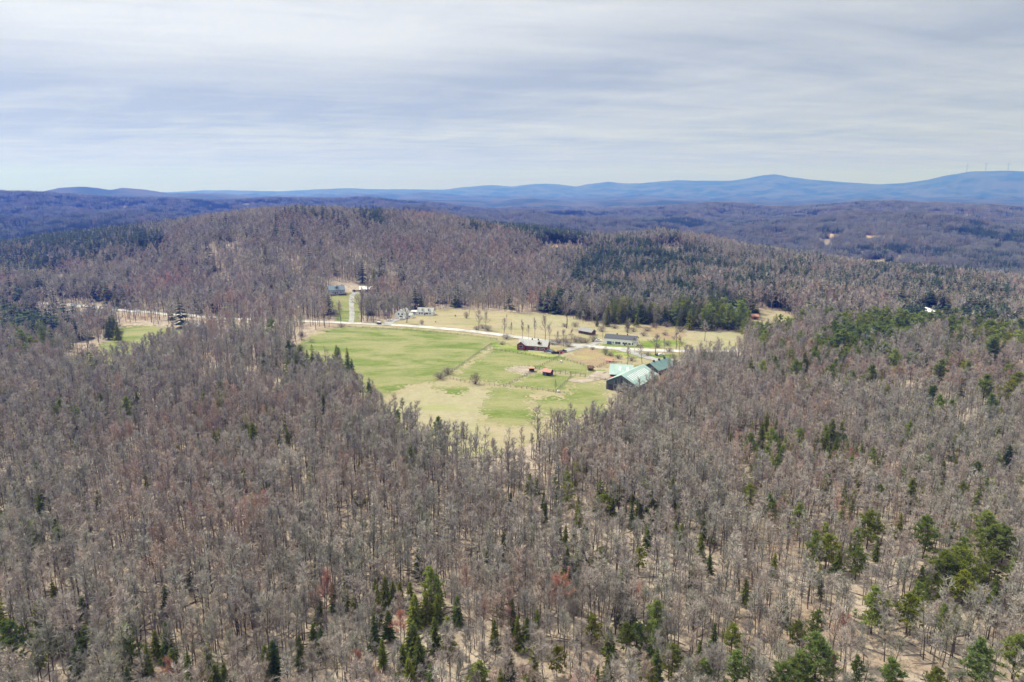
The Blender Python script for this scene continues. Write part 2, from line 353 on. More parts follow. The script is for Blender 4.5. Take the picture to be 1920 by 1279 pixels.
# ------------------------------------------------------------------ land: ground sheet
def build_ground():
    ph = np.concatenate([np.linspace(-180, -50, 40), np.linspace(-49, -43, 12), np.linspace(-42.5, 42.5, 640), np.linspace(43, 49, 12), np.linspace(50, 180, 40)])
    ds = np.concatenate([[2, 20, 50, 80], np.arange(100, 900, 4.0), np.geomspace(900, 4500, 170), np.geomspace(4560, 19000, 140)])
    n, k = len(ph), len(ds)
    PH, DS = np.meshgrid(np.radians(ph), ds)
    X = DS * np.sin(PH); Y = DS * np.cos(PH); Z = zf(X.ravel(), Y.ravel())
    V = np.stack([X.ravel(), Y.ravel(), Z], 1)
    i, j = np.meshgrid(np.arange(k - 1), np.arange(n - 1), indexing='ij'); a = (i * n + j).ravel()
    F = np.stack([a, a + 1, a + n + 1, a + n], 1)[:, ::-1]
    global ZLOW, ZTOP
    ZLOW, ZTOP = float(Z.min()), float(max(Z.max() + 175, CAMZ))
    me = mk_mesh('ground', V, F, ['forest_floor'])
    me.polygons.foreach_set('use_smooth', np.ones(len(F), bool))
    tag(link('ground', me), kind='structure')
build_ground()

def inpoly(x, y, P):
    r = np.zeros(len(x), bool); n = len(P)
    for k in range(n):
        x0, y0 = P[k]; x1, y1 = P[(k + 1) % n]
        if y0 == y1: continue
        c = ((y0 > y) != (y1 > y)) & (x < (x1 - x0) * (y - y0) / (y1 - y0) + x0)
        r ^= c
    return r
def wpoly(pts): return [G(*p) for p in pts]
def sheet(name, pts, mat, off, cell=1.5, rag=1.2, kind='structure', world=False, fray=1.3):
    P = pts if world else wpoly(pts)
    A = np.array(P); lo = A.min(0) - 3; hi = A.max(0) + 3
    nx = int((hi[0] - lo[0]) / cell) + 1; ny = int((hi[1] - lo[1]) / cell) + 1
    gx, gy = np.meshgrid(lo[0] + np.arange(nx) * cell, lo[1] + np.arange(ny) * cell, indexing='ij')
    cx = (gx + cell / 2).ravel(); cy = (gy + cell / 2).ravel()
    px = cx + rag * (np.sin(cx * .9 + cy * .31) + np.sin(cy * .53 - cx * .21) + .6 * np.sin(cx * 2.3 + cy * 1.7))
    py = cy + rag * (np.sin(cy * .8 + 1.3 + cx * .27) + np.sin(cx * .47 - cy * .33) + .6 * np.sin(cy * 2.1 - cx * 1.9))
    hr = np.random.default_rng(5); px = px + hr.normal(0, fray, len(px)) * (.4 + np.abs(np.sin(cx * .13))); py = py + hr.normal(0, fray * 1.6, len(py)) * (.4 + np.abs(np.sin(cy * .11)))
    m = inpoly(px, py, P)
    ii, jj = np.divmod(np.nonzero(m)[0], ny)
    w = ny + 1
    q = np.stack([ii * w + jj, (ii + 1) * w + jj, (ii + 1) * w + jj + 1, ii * w + jj + 1], 1)
    u, inv = np.unique(q, return_inverse=True)
    ui, uj = np.divmod(u, w)
    vx = lo[0] + ui * cell; vy = lo[1] + uj * cell
    V = np.stack([vx, vy, zf(vx, vy) + off], 1)
    me = mk_mesh(name, V, inv.reshape(-1, 4), [mat]); me.polygons.foreach_set('use_smooth', np.ones(len(q), bool))
    return tag(link(name, me), kind=kind)
def smooth_line(P, step=4.0):
    P = [np.array(p, float) for p in P]; out = []
    for k in range(len(P) - 1):
        p0 = P[max(k - 1, 0)]; p1 = P[k]; p2 = P[k + 1]; p3 = P[min(k + 2, len(P) - 1)]
        n = max(2, int(np.linalg.norm(p2 - p1) / step))
        for i in range(n):
            t = i / n
            out.append(0.5 * ((2 * p1) + (-p0 + p2) * t + (2 * p0 - 5 * p1 + 4 * p2 - p3) * t * t + (-p0 + 3 * p1 - 3 * p2 + p3) * t ** 3))
    out.append(P[-1]); return np.array(out)
ROADS = []
def ribbon(name, pts, w, mat, off):
    L = smooth_line(wpoly(pts)); T = np.gradient(L, axis=0); T /= np.linalg.norm(T, axis=1)[:, None] + 1e-9
    Nn = np.stack([-T[:, 1], T[:, 0]], 1); V = []
    jit = 0.25 * np.sin(np.arange(len(L)) * 1.7)
    offs = (-w / 2, -w / 4, 0, w / 4, w / 2)
    for k, s in enumerate(offs):
        e = (s + (jit * np.sign(s) if abs(s) == w / 2 else 0)); e = np.broadcast_to(e, len(L))
        q = L + Nn * e[:, None]
        V.append(np.stack([q[:, 0], q[:, 1], zf(q[:, 0], q[:, 1]) + off + (0.08 if abs(s) < w / 2 else 0)], 1))
    n = len(L); V = np.concatenate(V); F = []
    for k in range(len(offs) - 1):
        a = np.arange(n - 1) + k * n; F.append(np.stack([a, a + 1, a + n + 1, a + n], 1)[:, ::-1])
    ROADS.append((L, w / 2 + 2.0))
    return tag(link(name, mk_mesh(name, V, np.concatenate(F), [mat])), kind='structure')

MEADOW = [(540, 668), (560, 640), (600, 618), (640, 610), (640, 607), (690, 604), (745, 600), (770, 590), (800, 583), (830, 578), (960, 586), (1060, 591), (1120, 607), (1180, 607), (1260, 612), (1300, 622), (1330, 640), (1335, 668),
          (1288, 688), (1240, 735), (1165, 780), (1115, 818), (1060, 812), (1000, 834), (930, 852), (860, 852), (800, 838), (752, 812), (716, 784), (684, 758), (640, 722), (580, 698)]
sheet('meadow', MEADOW, 'meadow_grass', 0.08, 1.6)
sheet('pasture', [(548, 662), (575, 636), (640, 613), (760, 616), (880, 627), (930, 634), (914, 650), (846, 703), (815, 716), (760, 722), (735, 737), (700, 745), (640, 706)], 'pasture_grass', 0.14, 1.4)
sheet('pasture', [(928, 655), (1062, 673), (1000, 697), (948, 721), (850, 707)], 'pasture_grass', 0.14, 1.2)
sheet('pasture', [(958, 723), (1004, 701), (1028, 703), (1070, 706), (1078, 713), (1050, 735)], 'pasture_grass', 0.14, 1.2)
sheet('pasture', [(1022, 694), (1056, 674), (1112, 688), (1104, 704)], 'pasture_grass', 0.14, 1.2)
sheet('pasture', [(925, 727), (1000, 733), (985, 760), (1010, 790), (960, 800), (925, 790), (900, 772)], 'pasture_grass', 0.14, 1.2)
sheet('pasture', [(1010, 745), (1075, 748), (1110, 772), (1060, 790), (1010, 775)], 'pasture_grass', 0.14, 1.2)
sheet('pasture', [(805, 724), (885, 726), (862, 742), (845, 738)], 'pasture_grass', 0.14, 1.2)
sheet('pasture', [(1085, 712), (1140, 722), (1130, 780), (1060, 745)], 'pasture_grass', 0.14, 1.2)
sheet('pasture', [(1215, 745), (1290, 735), (1280, 775), (1210, 790)], 'pasture_grass', 0.14, 1.2)
sheet('hayfield', [(745, 740), (800, 722), (840, 740), (880, 730), (925, 734), (898, 772), (900, 800), (925, 854), (860, 856), (800, 843), (748, 823), (725, 785)], 'dry_hay', 0.12, 1.3)
sheet('lawn', [(918, 645), (935, 641), (968, 650), (1052, 668), (1062, 674), (1000, 668), (925, 653)], 'fresh_lawn', 0.20, 1.0)
sheet('lawn', [(1120, 650), (1134, 645), (1225, 650), (1226, 654), (1150, 653)], 'fresh_lawn', 0.20, 1.0)
sheet('lawn', [(1198, 638), (1275, 638), (1290, 650), (1205, 651)], 'fresh_lawn', 0.20, 1.0)
sheet('lawn', [(1110, 700), (1135, 690), (1142, 705), (1120, 712)], 'fresh_lawn', 0.20, 1.0)
sheet('lawn', [(1118, 655), (1165, 660), (1215, 665), (1275, 664), (1270, 672), (1180, 672), (1140, 668)], 'fresh_lawn', 0.18, 1.0)
sheet('lawn', [(606, 560), (612, 553), (655, 550), (684, 554), (676, 580), (672, 604), (660, 605), (634, 604), (628, 590), (620, 572)], 'pasture_grass', 0.20, 1.4)
sheet('riding_field', [(1062, 671), (1098, 652), (1150, 664), (1162, 676), (1128, 690), (1112, 686)], 'bare_soil_grass', 0.18, 1.0)
sheet('dry_field', [(930, 615), (958, 600), (968, 592), (1060, 592), (1085, 600), (1075, 612), (990, 616)], 'dry_hay', 0.16, 1.4)
sheet('dry_field', [(1190, 612), (1262, 614), (1285, 626), (1280, 640), (1230, 634)], 'bare_soil_grass', 0.16, 1.4)
LEFTF = [(105, 690), (130, 674), (165, 658), (190, 646), (215, 630), (222, 613), (300, 612), (345, 622), (350, 640), (320, 664), (262, 690), (200, 702), (130, 706)]
sheet('pasture', LEFTF, 'pasture_grass', 0.12, 2.0, 2.0)
FARF = [(1604, 499), (1615, 490), (1665, 489), (1692, 499), (1660, 501)]
sheet('far_field', FARF, 'dry_hay', 0.6, 6, 3)
SLOPE = [(1010, 463), (1030, 456), (1065, 459), (1105, 467), (1140, 476), (1100, 479), (1060, 474), (1030, 468)]
sheet('hillside_clearing', SLOPE, 'rust_bracken', 0.3, 3, 2)
HILL2 = [(1216, 468), (1235, 462), (1275, 464), (1300, 470), (1260, 474)]
sheet('hillside_clearing', HILL2, 'rust_bracken', 0.3, 3, 2)
HILLA = [(1528, 440), (1586, 441), (1580, 447), (1534, 446)]
sheet('hillside_clearing', HILLA, 'rust_bracken', 0.8, 6, 4)
HILLB = [(1618, 444), (1655, 443), (1662, 451), (1625, 452)]
sheet('hillside_clearing', HILLB, 'rust_bracken', 0.8, 6, 4)
CL3 = [(1395, 600), (1420, 583), (1455, 580), (1490, 595), (1500, 615), (1470, 632), (1420, 632), (1395, 620)]
sheet('dry_field', CL3, 'meadow_grass', 0.15, 2, 2)
CL4 = [(1300, 622), (1400, 622), (1400, 650), (1330, 668)]
sheet('dry_field', CL4, 'dry_hay', 0.15, 2, 2)
VALF = [(-20, 430), (40, 426), (60, 431), (30, 436), (-20, 438)]
sheet('far_field', VALF, 'pasture_grass', 0.8, 8, 4)
HOUSEYARD = [(604, 562), (606, 545), (620, 536), (700, 530), (708, 545), (686, 556), (676, 606), (632, 607), (622, 580)]
ribbon('road', [(-60, 560), (60, 567), (140, 573), (210, 580), (300, 588), (400, 596), (500, 601), (600, 604), (650, 606), (700, 608), (760, 611), (820, 615.5), (880, 621), (940, 628.5), (1000, 636.5), (1060, 645),
                (1100, 649.5), (1150, 653.5), (1200, 656.5), (1250, 658), (1300, 659), (1360, 659), (1430, 655)], 8.0, 'road_gravel', 0.28)
ribbon('road_shoulder', [(440, 598.5), (500, 601), (600, 604), (650, 606), (700, 608), (760, 611), (820, 615.5), (880, 621), (940, 628.5), (1000, 636.5), (1060, 645), (1100, 649.5), (1150, 653.5), (1200, 656.5), (1250, 658), (1300, 659)], 12.0, 'bare_soil_grass', 0.17)
ribbon('driveway', [(658, 606), (660, 590), (659, 570), (660, 556), (668, 548), (680, 546)], 4.6, 'drive_gravel', 0.24)
ribbon('driveway', [(1028, 661), (1045, 662), (1062, 658), (1080, 653), (1100, 649.5)], 6.5, 'drive_gravel', 0.34)
ribbon('driveway', [(1165, 656), (1190, 663), (1215, 671), (1240, 677), (1275, 678)], 8.0, 'drive_gravel', 0.36)
ribbon('driveway', [(725, 611), (733, 603), (752, 599)], 8.0, 'drive_gravel', 0.34)
ribbon('driveway', [(1105, 649), (1118, 643), (1130, 642)], 6.0, 'drive_gravel', 0.34)
ribbon('farm_track', [(1110, 712), (1125, 702), (1136, 699), (1145, 712)], 9.0, 'bare_earth', 0.30)
ribbon('farm_track', [(1070, 712), (1090, 716), (1110, 712)], 7.0, 'bare_earth', 0.26)
sheet('bare_patch', [(945, 690), (1000, 685), (998, 700), (975, 703)], 'bare_earth', 0.22, 1.0, 1.5)
ribbon('driveway', [(1440, 610), (1420, 618), (1400, 622)], 4.0, 'drive_gravel', 0.3)
CLEAR = [wpoly(p) for p in (MEADOW, LEFTF, FARF, SLOPE, HILL2, HILLA, HILLB, CL3, CL4, VALF, HOUSEYARD)]
CLEAR_DISCS = []
def open_front(px, py, length, r):
    """mown or cut ground on the near side of something that stands in the woods"""
    x, y = G(px, py); d = math.hypot(x, y); k = 0.0
    while k <= length: CLEAR_DISCS.append((x * (1 - k / d), y * (1 - k / d), r)); k += max(3.0, r * .7)
for px in range(212, 425, 12): open_front(px, 581 + (px - 212) * .083, 12, 3.4)
for px in range(430, 640, 14): open_front(px, 600, 5, 3.5)
open_front(352, 620, 36, 7); open_front(370, 621, 36, 7)
open_front(1373, 600, 26, 5); open_front(1415, 602, 34, 6)
for q in range(1605, 1700, 12): open_front(q, 499, 190, 16)
for q in range(1015, 1140, 14): open_front(q, 466 + (q - 1015) * .1, 30, 8)
for q in (1225, 1245, 1265, 1285): open_front(q, 469, 26, 9)
open_front(1750, 584, 60, 14); open_front(1762, 588, 60, 10); open_front(1881, 523, 110, 18)
for q in ((268, 478), (300, 474), (340, 482), (385, 478), (400, 490), (415, 520), (650, 470), (560, 500)): open_front(*q, 14, 9)

# ------------------------------------------------------------------ tree shapes
class Soup:
    def __init__(s): s.V = []; s.F = []; s.n = 0; s.M = []
    def add(s, V, F, m=0):
        V = np.asarray(V, np.float32).reshape(-1, 3); F = np.asarray(F, np.int32)
        s.V.append(V); s.F.append(F + s.n); s.M.append(np.full(len(F), m, np.int32)); s.n += len(V)
    def tube(s, P, rad, k=5, m=0):
        P = np.asarray(P, float); n = len(P); T = np.gradient(P, axis=0); T /= np.linalg.norm(T, axis=1)[:, None]
        ref = np.array([0.31, 0.95, 0.1]); A = np.cross(T, ref); A /= np.linalg.norm(A, axis=1)[:, None] + 1e-9; B = np.cross(T, A)
        an = np.arange(k) * 2 * math.pi / k
        V = (P[:, None] + np.asarray(rad)[:, None, None] * (A[:, None] * np.cos(an)[None, :, None] + B[:, None] * np.sin(an)[None, :, None])).reshape(-1, 3)
        F = []
        for i in range(n - 1):
            for j in range(k):
                a = i * k + j; b = i * k + (j + 1) % k; F += [(a, b, b + k), (a, b + k, a + k)]
        s.add(V, F, m)
    def slivers(s, P, D, L, w, rng, m=0):
        """thin tapering blades from points P along unit directions D"""
        n = len(P)
        if n == 0: return
        r = rng.normal(size=(n, 3)); U = np.cross(D, r); U /= np.linalg.norm(U, axis=1)[:, None] + 1e-9
        L = np.broadcast_to(L, n)[:, None]; w = np.broadcast_to(w, n)[:, None]
        V = np.stack([P - U * w / 2, P + U * w / 2, P + D * L], 1).reshape(-1, 3)
        s.add(V, np.arange(3 * n).reshape(-1, 3), m)
    def mesh(s, name, mats):
        return mk_mesh(name, np.concatenate(s.V), [np.concatenate(s.F)], mats, np.concatenate(s.M))
def unit(v): return v / (np.linalg.norm(v, axis=-1, keepdims=True) + 1e-9)

def bare_tree(seed, H, lod, spread=1.0, low=0.36, wood=None, twig=None, mt=0):
    """a leafless broadleaf tree: tapering trunk, rising limbs, a haze of twigs; lod 0 fine, 1 middle, 2 coarse"""
    rng = np.random.default_rng(seed)
    wood = wood or Soup(); twig = twig or Soup()
    nl, n2, n3, w3, L3 = ((21, 9, 14, 0.042, 1.1), (13, 5, 7, 0.115, 1.5), (7, 2, 7, 0.33, 2.3))[lod]
    lean = rng.normal(size=2) * 0.03 * H
    bend = rng.normal(size=2) * 0.02 * H
    ts = np.linspace(0, 0.97, 8 if lod == 0 else 4)
    TP = lambda t: np.stack([lean[0] * t + bend[0] * np.sin(t * 5), lean[1] * t + bend[1] * np.sin(t * 4 + 1), t * H], -1)
    r0 = (0.0100, 0.0115, 0.012)[lod] * H
    P = TP(ts); P[0, 2] = -0.6
    wood.tube(P, r0 * (1.1 - ts) ** 0.9 + 0.01 * H * 0.1, (6, 4, 3)[lod], 0)
    for i in range(nl):
        t = low + (0.95 - low) * ((i + rng.random() * .7) / nl)
        if rng.random() < 0.12: continue
        az = i * 2.399 + rng.normal() * 0.5
        L = spread * H * 0.24 * (1.0 - 0.55 * (t - low) / (0.95 - low)) * rng.uniform(0.65, 1.25)
        el = R(32 + 38 * (t - low) / (1 - low) + rng.normal() * 8)
        o = TP(np.array([t]))[0]
        d0 = np.array([math.cos(az) * math.cos(el), math.sin(az) * math.cos(el), math.sin(el)])
        up = np.array([0, 0, 1.0])
        q = [o]; d = d0; ns = 4 if lod == 0 else 2
        for k in range(ns):
            d = unit(d + up * 0.16 + rng.normal(size=3) * 0.12); q.append(q[-1] + d * L / ns)
        q = np.array(q); rr = r0 * (1.1 - t) * 0.55
        if lod < 2: wood.tube(q, np.linspace(max(rr, .035), 0.018, len(q)), 4 if lod == 0 else 3, 0)
        else: wood.slivers(q[:1], unit(q[-1:] - q[:1]), L, 0.22, rng, 0)
        # secondary branches
        f = rng.uniform(0.22, 1.0, n2); seg = np.minimum((f * ns).astype(int), ns - 1); fr = f * ns - seg
        sp = q[seg] + (q[seg + 1] - q[seg]) * fr[:, None]
        sd = unit(unit(q[seg + 1] - q[seg]) + rng.normal(size=(n2, 3)) * 0.55 + up * 0.25)
        sL = L * rng.uniform(0.3, 0.6, n2)
        if lod < 2: (wood if lod == 0 else twig).slivers(sp, sd, sL, w3 * (2.2 if lod == 0 else 1.9), rng, 0 if lod == 0 else mt)
        # twigs
        k = np.repeat(np.arange(n2), n3); u = rng.uniform(0.1, 1.0, len(k))
        tp = sp[k] + sd[k] * (sL[k] * u)[:, None]
        td = unit(sd[k] + rng.normal(size=(len(k), 3)) * 0.6 + up * 0.3)
        twig.slivers(tp, td, L3 * rng.uniform(0.5, 1.2, len(k)), w3, rng, mt)
    return wood, twig
def spruce(seed, H, lod, wr=0.17, wood=None, nee=None, ragged=0.25, mt=0):
    """narrow conifer: whorls of drooping boughs, each a fan of needle sprays"""
    rng = np.random.default_rng(seed); wood = wood or Soup(); nee = nee or Soup()
    wood.tube([(0, 0, -0.5), (0, 0, H * 0.5), (0, 0, H * 0.98)], [0.012 * H, 0.008 * H, 0.002 * H], (6, 4, 3)[lod], 0)
    nw, nb, ns = ((26, 8, 7), (15, 6, 4), (9, 5, 1))[lod]
    base = rng.uniform(0.08, 0.2)
    for i in range(nw):
        t = base + (0.99 - base) * (i + rng.random() * .5) / nw
        Rr = wr * H * (1 - t) ** 0.8 * rng.uniform(1 - ragged, 1 + ragged * 0.6) + 0.02 * H
        for j in range(nb):
            if rng.random() < 0.10: continue
            az = j * 2 * math.pi / nb + i * 0.8 + rng.normal() * 0.25
            L = Rr * rng.uniform(0.65, 1.2); dr = -0.10 - 0.28 * (1 - t) + rng.normal() * 0.08
            d = unit(np.array([math.cos(az), math.sin(az), dr])); o = np.array([0, 0, t * H])
            side = unit(np.cross(d, [0, 0, 1.0])); w = L * 0.20 + 0.15
            if lod == 2:
                nee.add([o + (0, 0, .3), o + d * L * .8 - side * w * 1.7 - (0, 0, .1 * L), o + d * L * 1.1, o + d * L * .8 + side * w * 1.7 - (0, 0, .1 * L)], [(0, 1, 2), (0, 2, 3)], mt); continue
            u = np.linspace(0.25, 1.0, ns)
            for sg in (-1, 1):
                p = o + d * (u * L)[:, None] + np.array([0, 0, 1.0]) * (0.07 * L * np.sin(u * 3))[:, None]
                dd = unit(d * 0.9 + side * sg * rng.uniform(0.5, 1.0, (ns, 1)) + rng.normal(size=(ns, 3)) * 0.15 + np.array([0, 0, -.15]))
                nee.slivers(p - dd * .1, dd, w * (1.5 - 0.6 * u), w * (0.75 if lod == 0 else 1.2), rng, mt)
            nee.add([o + (0, 0, .1), o + d * L * .6 - side * w * .6, o + d * L * 1.05 - (0, 0, .05 * L), o + d * L * .6 + side * w * .6], [(0, 1, 2), (0, 2, 3)], mt)
    nee.slivers(np.array([[0, 0, H * .93]] * 4), unit(np.array([0, 0, 1.0]) + rng.normal(size=(4, 3)) * .15), H * 0.07, 0.3, rng, mt)
    return wood, nee
def pine(seed, H, lod, wr=0.24, wood=None, nee=None, mt=0, round_=False):
    """broad soft pine or hemlock: irregular limbs carrying tufts of needles"""
    rng = np.random.default_rng(seed); wood = wood or Soup(); nee = nee or Soup()
    wood.tube([(0, 0, -0.5), (rng.normal() * .2, rng.normal() * .2, H * 0.5), (0, 0, H * 0.95)], [0.014 * H, 0.010 * H, 0.003 * H], (6, 4, 3)[lod], 0)
    nlb, nt_, nn, ws = ((46, 6, 16, 0.30), (26, 4, 8, 0.55), (14, 2, 6, 1.0))[lod]
    for i in range(nlb):
        t = 0.2 + 0.79 * (i + rng.random()) / nlb
        prof_ = (math.sin(min(1, (1.03 - t) / .75) * math.pi * .5) ** (0.75 if round_ else 1.0))
        L = wr * H * prof_ * rng.uniform(0.45, 1.2) + 0.3
        az = i * 2.399 + rng.normal() * .4; el = R(8 + 30 * t + rng.normal() * 8)
        d = np.array([math.cos(az) * math.cos(el), math.sin(az) * math.cos(el), math.sin(el)]); o = np.array([0, 0, t * H])
        if lod == 0: wood.tube([o, o + d * L * .9], [0.09, 0.03], 3, 0)
        u = rng.uniform(0.35, 1.02, nt_); c = o + d * (u * L)[:, None] + rng.normal(size=(nt_, 3)) * np.array([.45, .45, .22]) * (L * .28)
        k = np.repeat(np.arange(nt_), nn); r = unit(rng.normal(size=(len(k), 3)) + np.array([0, 0, .55]) + d * .5)
        nee.slivers(c[k] - r * .15, r, rng.uniform(0.5, 1.25, len(k)) * (0.8 + L * 0.10) * (1, 1.15, 1.6)[lod], ws, rng, mt)
    return wood, nee
def shrub(seed, rx, rz, n=420, w=0.06, L=0.9):
    rng = np.random.default_rng(seed); s = Soup(); b = Soup()
    for i in range(14):
        az = rng.uniform(0, 6.28); el = rng.uniform(0.7, 1.5); d = np.array([math.cos(az) * math.cos(el), math.sin(az) * math.cos(el), math.sin(el)])
        b.tube([(0, 0, -.2), d * rz * .5, d * rz * .5 + np.array([d[0] * rx * .5, d[1] * rx * .5, rz * .35])], [.09, .06, .02], 3)
    p = unit(rng.normal(size=(n, 3))) * (rng.random((n, 1)) ** .4) * np.array([rx, rx, rz * .5]) + np.array([0, 0, rz * .52])
    d = unit(p - np.array([0, 0, rz * .1]) + rng.normal(size=(n, 3)) * .4 * rx)
    s.slivers(p - d * .3, d, L, w, rng)
    return b, s

print('proto start')
BARE0 = []; SPR0 = []; PIN0 = []
for k in range(8):
    w, t = bare_tree(11 + k, 18.0, 0, (0.8, 0.95, 1.2, 0.7, 1.05, 1.35, .85, 1.2)[k], (0.52, 0.40, 0.32, 0.58, 0.44, 0.30, .55, .48)[k])
    BARE0.append((w.mesh('trunk', ['bare_wood']), t.mesh('crown', ['bare_twigs']), t.mesh('crown', ['red_buds'])))
for k in range(5):
    w, t = spruce(31 + k, 15.0, 0, (0.17, 0.15, 0.2, 0.13, 0.19)[k]); SPR0.append((w.mesh('trunk', ['conifer_bark']), t.mesh('crown', ['spruce_needles'])))
for k in range(5):
    w, t = pine(51 + k, 16.0, 0, (0.23, 0.27, 0.2, 0.3, 0.25)[k], round_=k in (3, 4)); PIN0.append((w.mesh('trunk', ['conifer_bark']), t.mesh('crown', ['pine_needles'])))

# ------------------------------------------------------------------ where the trees stand
rng = np.random.default_rng(7)
PHI = R(41.5)
def occlusion():
    """for bearing x distance bins: steepest ground line of sight met before"""
    ph = np.linspace(-PHI, PHI, 240); ds = np.geomspace(90, 6500, 420)
    P_, D_ = np.meshgrid(ph, ds, indexing='ij')
    Z = zf((D_ * np.sin(P_)).ravel(), (D_ * np.cos(P_)).ravel()).reshape(P_.shape)
    e = (Z + 5.0 - CAMZ) / D_; m = np.maximum.accumulate(e, axis=1)
    return ph, ds, m
OPH, ODS, OM = occlusion()
def visible(x, y, z, h):
    d = np.hypot(x, y); p = np.arctan2(x, y)
    i = np.clip(np.searchsorted(OPH, p), 0, len(OPH) - 1); j = np.clip(np.searchsorted(ODS, d) - 2, 0, len(ODS) - 1)
    return (z + h - CAMZ) / d > OM[i, j] - 0.002
def wnoise(x, y, s, ph=0.0):
    return (np.sin(x / s + 1.7 * np.sin(y / s * .7 + ph)) + np.sin(y / s * 1.1 + 1.9 * np.sin(x / s * .6 + 2 * ph + 1)) + np.sin((x + y) / s * .63 + ph * 3)) / 3
# share of evergreens by region of the picture: (cx, cy, rx, ry, share)
EV = [(120, 450, 190, 38, .75), (20, 480, 90, 45, .6), (60, 530, 120, 60, .10), (130, 590, 120, 55, .16), (40, 620, 70, 50, .25), (210, 640, 60, 30, .1), (470, 430, 260, 26, .03), (640, 408, 120, 10, .2), (697, 412, 26, 14, .85),
      (980, 428, 110, 12, .5), (1040, 440, 90, 14, .6), (1130, 470, 30, 14, .6), (1130, 500, 60, 26, .7), (1090, 510, 40, 18, .7), (1180, 470, 60, 26, .5), (1250, 500, 120, 40, .42), (1240, 555, 200, 36, .3), (1130, 540, 60, 20, .3), (1240, 445, 50, 8, .4), (1290, 545, 60, 16, .5),
      (1300, 592, 80, 22, .7), (1190, 588, 50, 22, .5), (1355, 595, 70, 18, .95), (1400, 540, 90, 50, .33), (1480, 500, 120, 45, .24), (1600, 520, 160, 50, .13), (1760, 540, 180, 34, .22), (1760, 512, 190, 12, .6), (1870, 500, 90, 20, .8), (1640, 470, 90, 8, .8),
      (1640, 620, 100, 20, .92), (1725, 604, 55, 17, .92), (1850, 615, 90, 38, .45), (1470, 620, 60, 40, .15), (1580, 655, 60, 24, .5), (1500, 700, 90, 60, .06), (1780, 720, 160, 70, .05), (1430, 830, 50, 34, .45), (1570, 840, 40, 30, .5),
      (1640, 880, 200, 90, .10), (1150, 950, 110, 60, .22), (1020, 945, 60, 45, .3), (1280, 1010, 90, 50, .16), (1130, 1060, 120, 50, .14), (770, 1160, 110, 70, .32), (650, 1180, 120, 70, .10), (960, 1190, 80, 60, .16), (1180, 1210, 110, 60, .2), (1380, 1210, 90, 60, .15),
      (1560, 1060, 120, 60, .10), (1820, 1070, 100, 60, .2), (1650, 1200, 160, 80, .14), (1800, 950, 130, 60, .12), (300, 1240, 180, 50, .14), (460, 1230, 60, 50, .2), (60, 940, 120, 60, .05), (450, 780, 90, 60, .07), (60, 780, 120, 90, .04),
      (600, 690, 90, 40, .06), (360, 1100, 120, 70, .05), (130, 1150, 130, 80, .06), (880, 1260, 140, 40, .2), (540, 1250, 60, 30, .25), (320, 800, 300, 120, .012), (600, 950, 300, 120, .008), (300, 520, 260, 60, .012), (760, 480, 260, 60, .015), (800, 560, 200, 30, .01)]
def ever_share(px, py):
    s = np.full(len(px), 0.012)
    for cx, cy, rx, ry, v in EV:
        s = np.maximum(s, v * np.exp(-(((px - cx) / rx) ** 2 + ((py - cy) / ry) ** 2) ** 1.6))
    return np.where(py > 640, np.clip(s * 1.6, 0, .8), s)
RL = [(L, w) for L, w in ROADS]
def blocked(x, y, pad=0.0):
    b = np.zeros(len(x), bool)
    jx = x + 5 * wnoise(x, y, 9.0); jy = y + 5 * wnoise(y, x, 9.0, 2)
    for P in CLEAR: b |= inpoly(jx, jy, P)
    for L, w in RL:
        for q in L[::2]: b |= (x - q[0]) ** 2 + (y - q[1]) ** 2 < (w + 1.5) ** 2
    for cx, cy, r in CLEAR_DISCS: b |= (x - cx) ** 2 + (y - cy) ** 2 < r * r
    return b

# ------------------------------------------------------------------ buildings
def box_vf(x0, x1, y0, y1, z0, z1):
    V = [(x0, y0, z0), (x1, y0, z0), (x1, y1, z0), (x0, y1, z0), (x0, y0, z1), (x1, y0, z1), (x1, y1, z1), (x0, y1, z1)]
    F = [(0, 3, 2, 1), (4, 5, 6, 7), (0, 1, 5, 4), (1, 2, 6, 5), (2, 3, 7, 6), (3, 0, 4, 7)]
    return np.array(V, float), np.array(F)
class Boxes:
    def __init__(s): s.V = []; s.F = []; s.n = 0
    def raw(s, V, F):
        s.V.append(np.asarray(V, float)); s.F.append([tuple(i + s.n for i in f) for f in F]); s.n += len(V); return s
    def box(s, *a):
        V, F = box_vf(*a); return s.raw(V, F)
    def cyl(s, p0, p1, r0, r1=None, k=10):
        p0 = np.array(p0, float); p1 = np.array(p1, float); r1 = r0 if r1 is None else r1
        t = unit(p1 - p0); a = unit(np.cross(t, [0.3, 0.2, 0.93] if abs(t[2]) < .9 else [1, 0, 0])); b = np.cross(t, a)
        an = np.arange(k) * 2 * math.pi / k; c = np.cos(an)[:, None] * a + np.sin(an)[:, None] * b
        V = np.concatenate([p0 + c * r0, p1 + c * r1]); F = [(i, (i + 1) % k, (i + 1) % k + k, i + k) for i in range(k)]
        F += [tuple(range(k))[::-1], tuple(range(k, 2 * k))]; return s.raw(V, F)
    def build(s, name, mat, parent=None, loc=(0, 0, 0), rz=0.0, label=None):
        me = bpy.data.meshes.new(name); me.from_pydata(np.concatenate(s.V).tolist(), [], [f for g in s.F for f in g]); me.materials.append(MATS[mat])
        o = link(name, me, parent, loc, rz)
        if label: o['label'] = label
        return o
def rot2(x, y, a): return x * math.cos(a) - y * math.sin(a), x * math.sin(a) + y * math.cos(a)
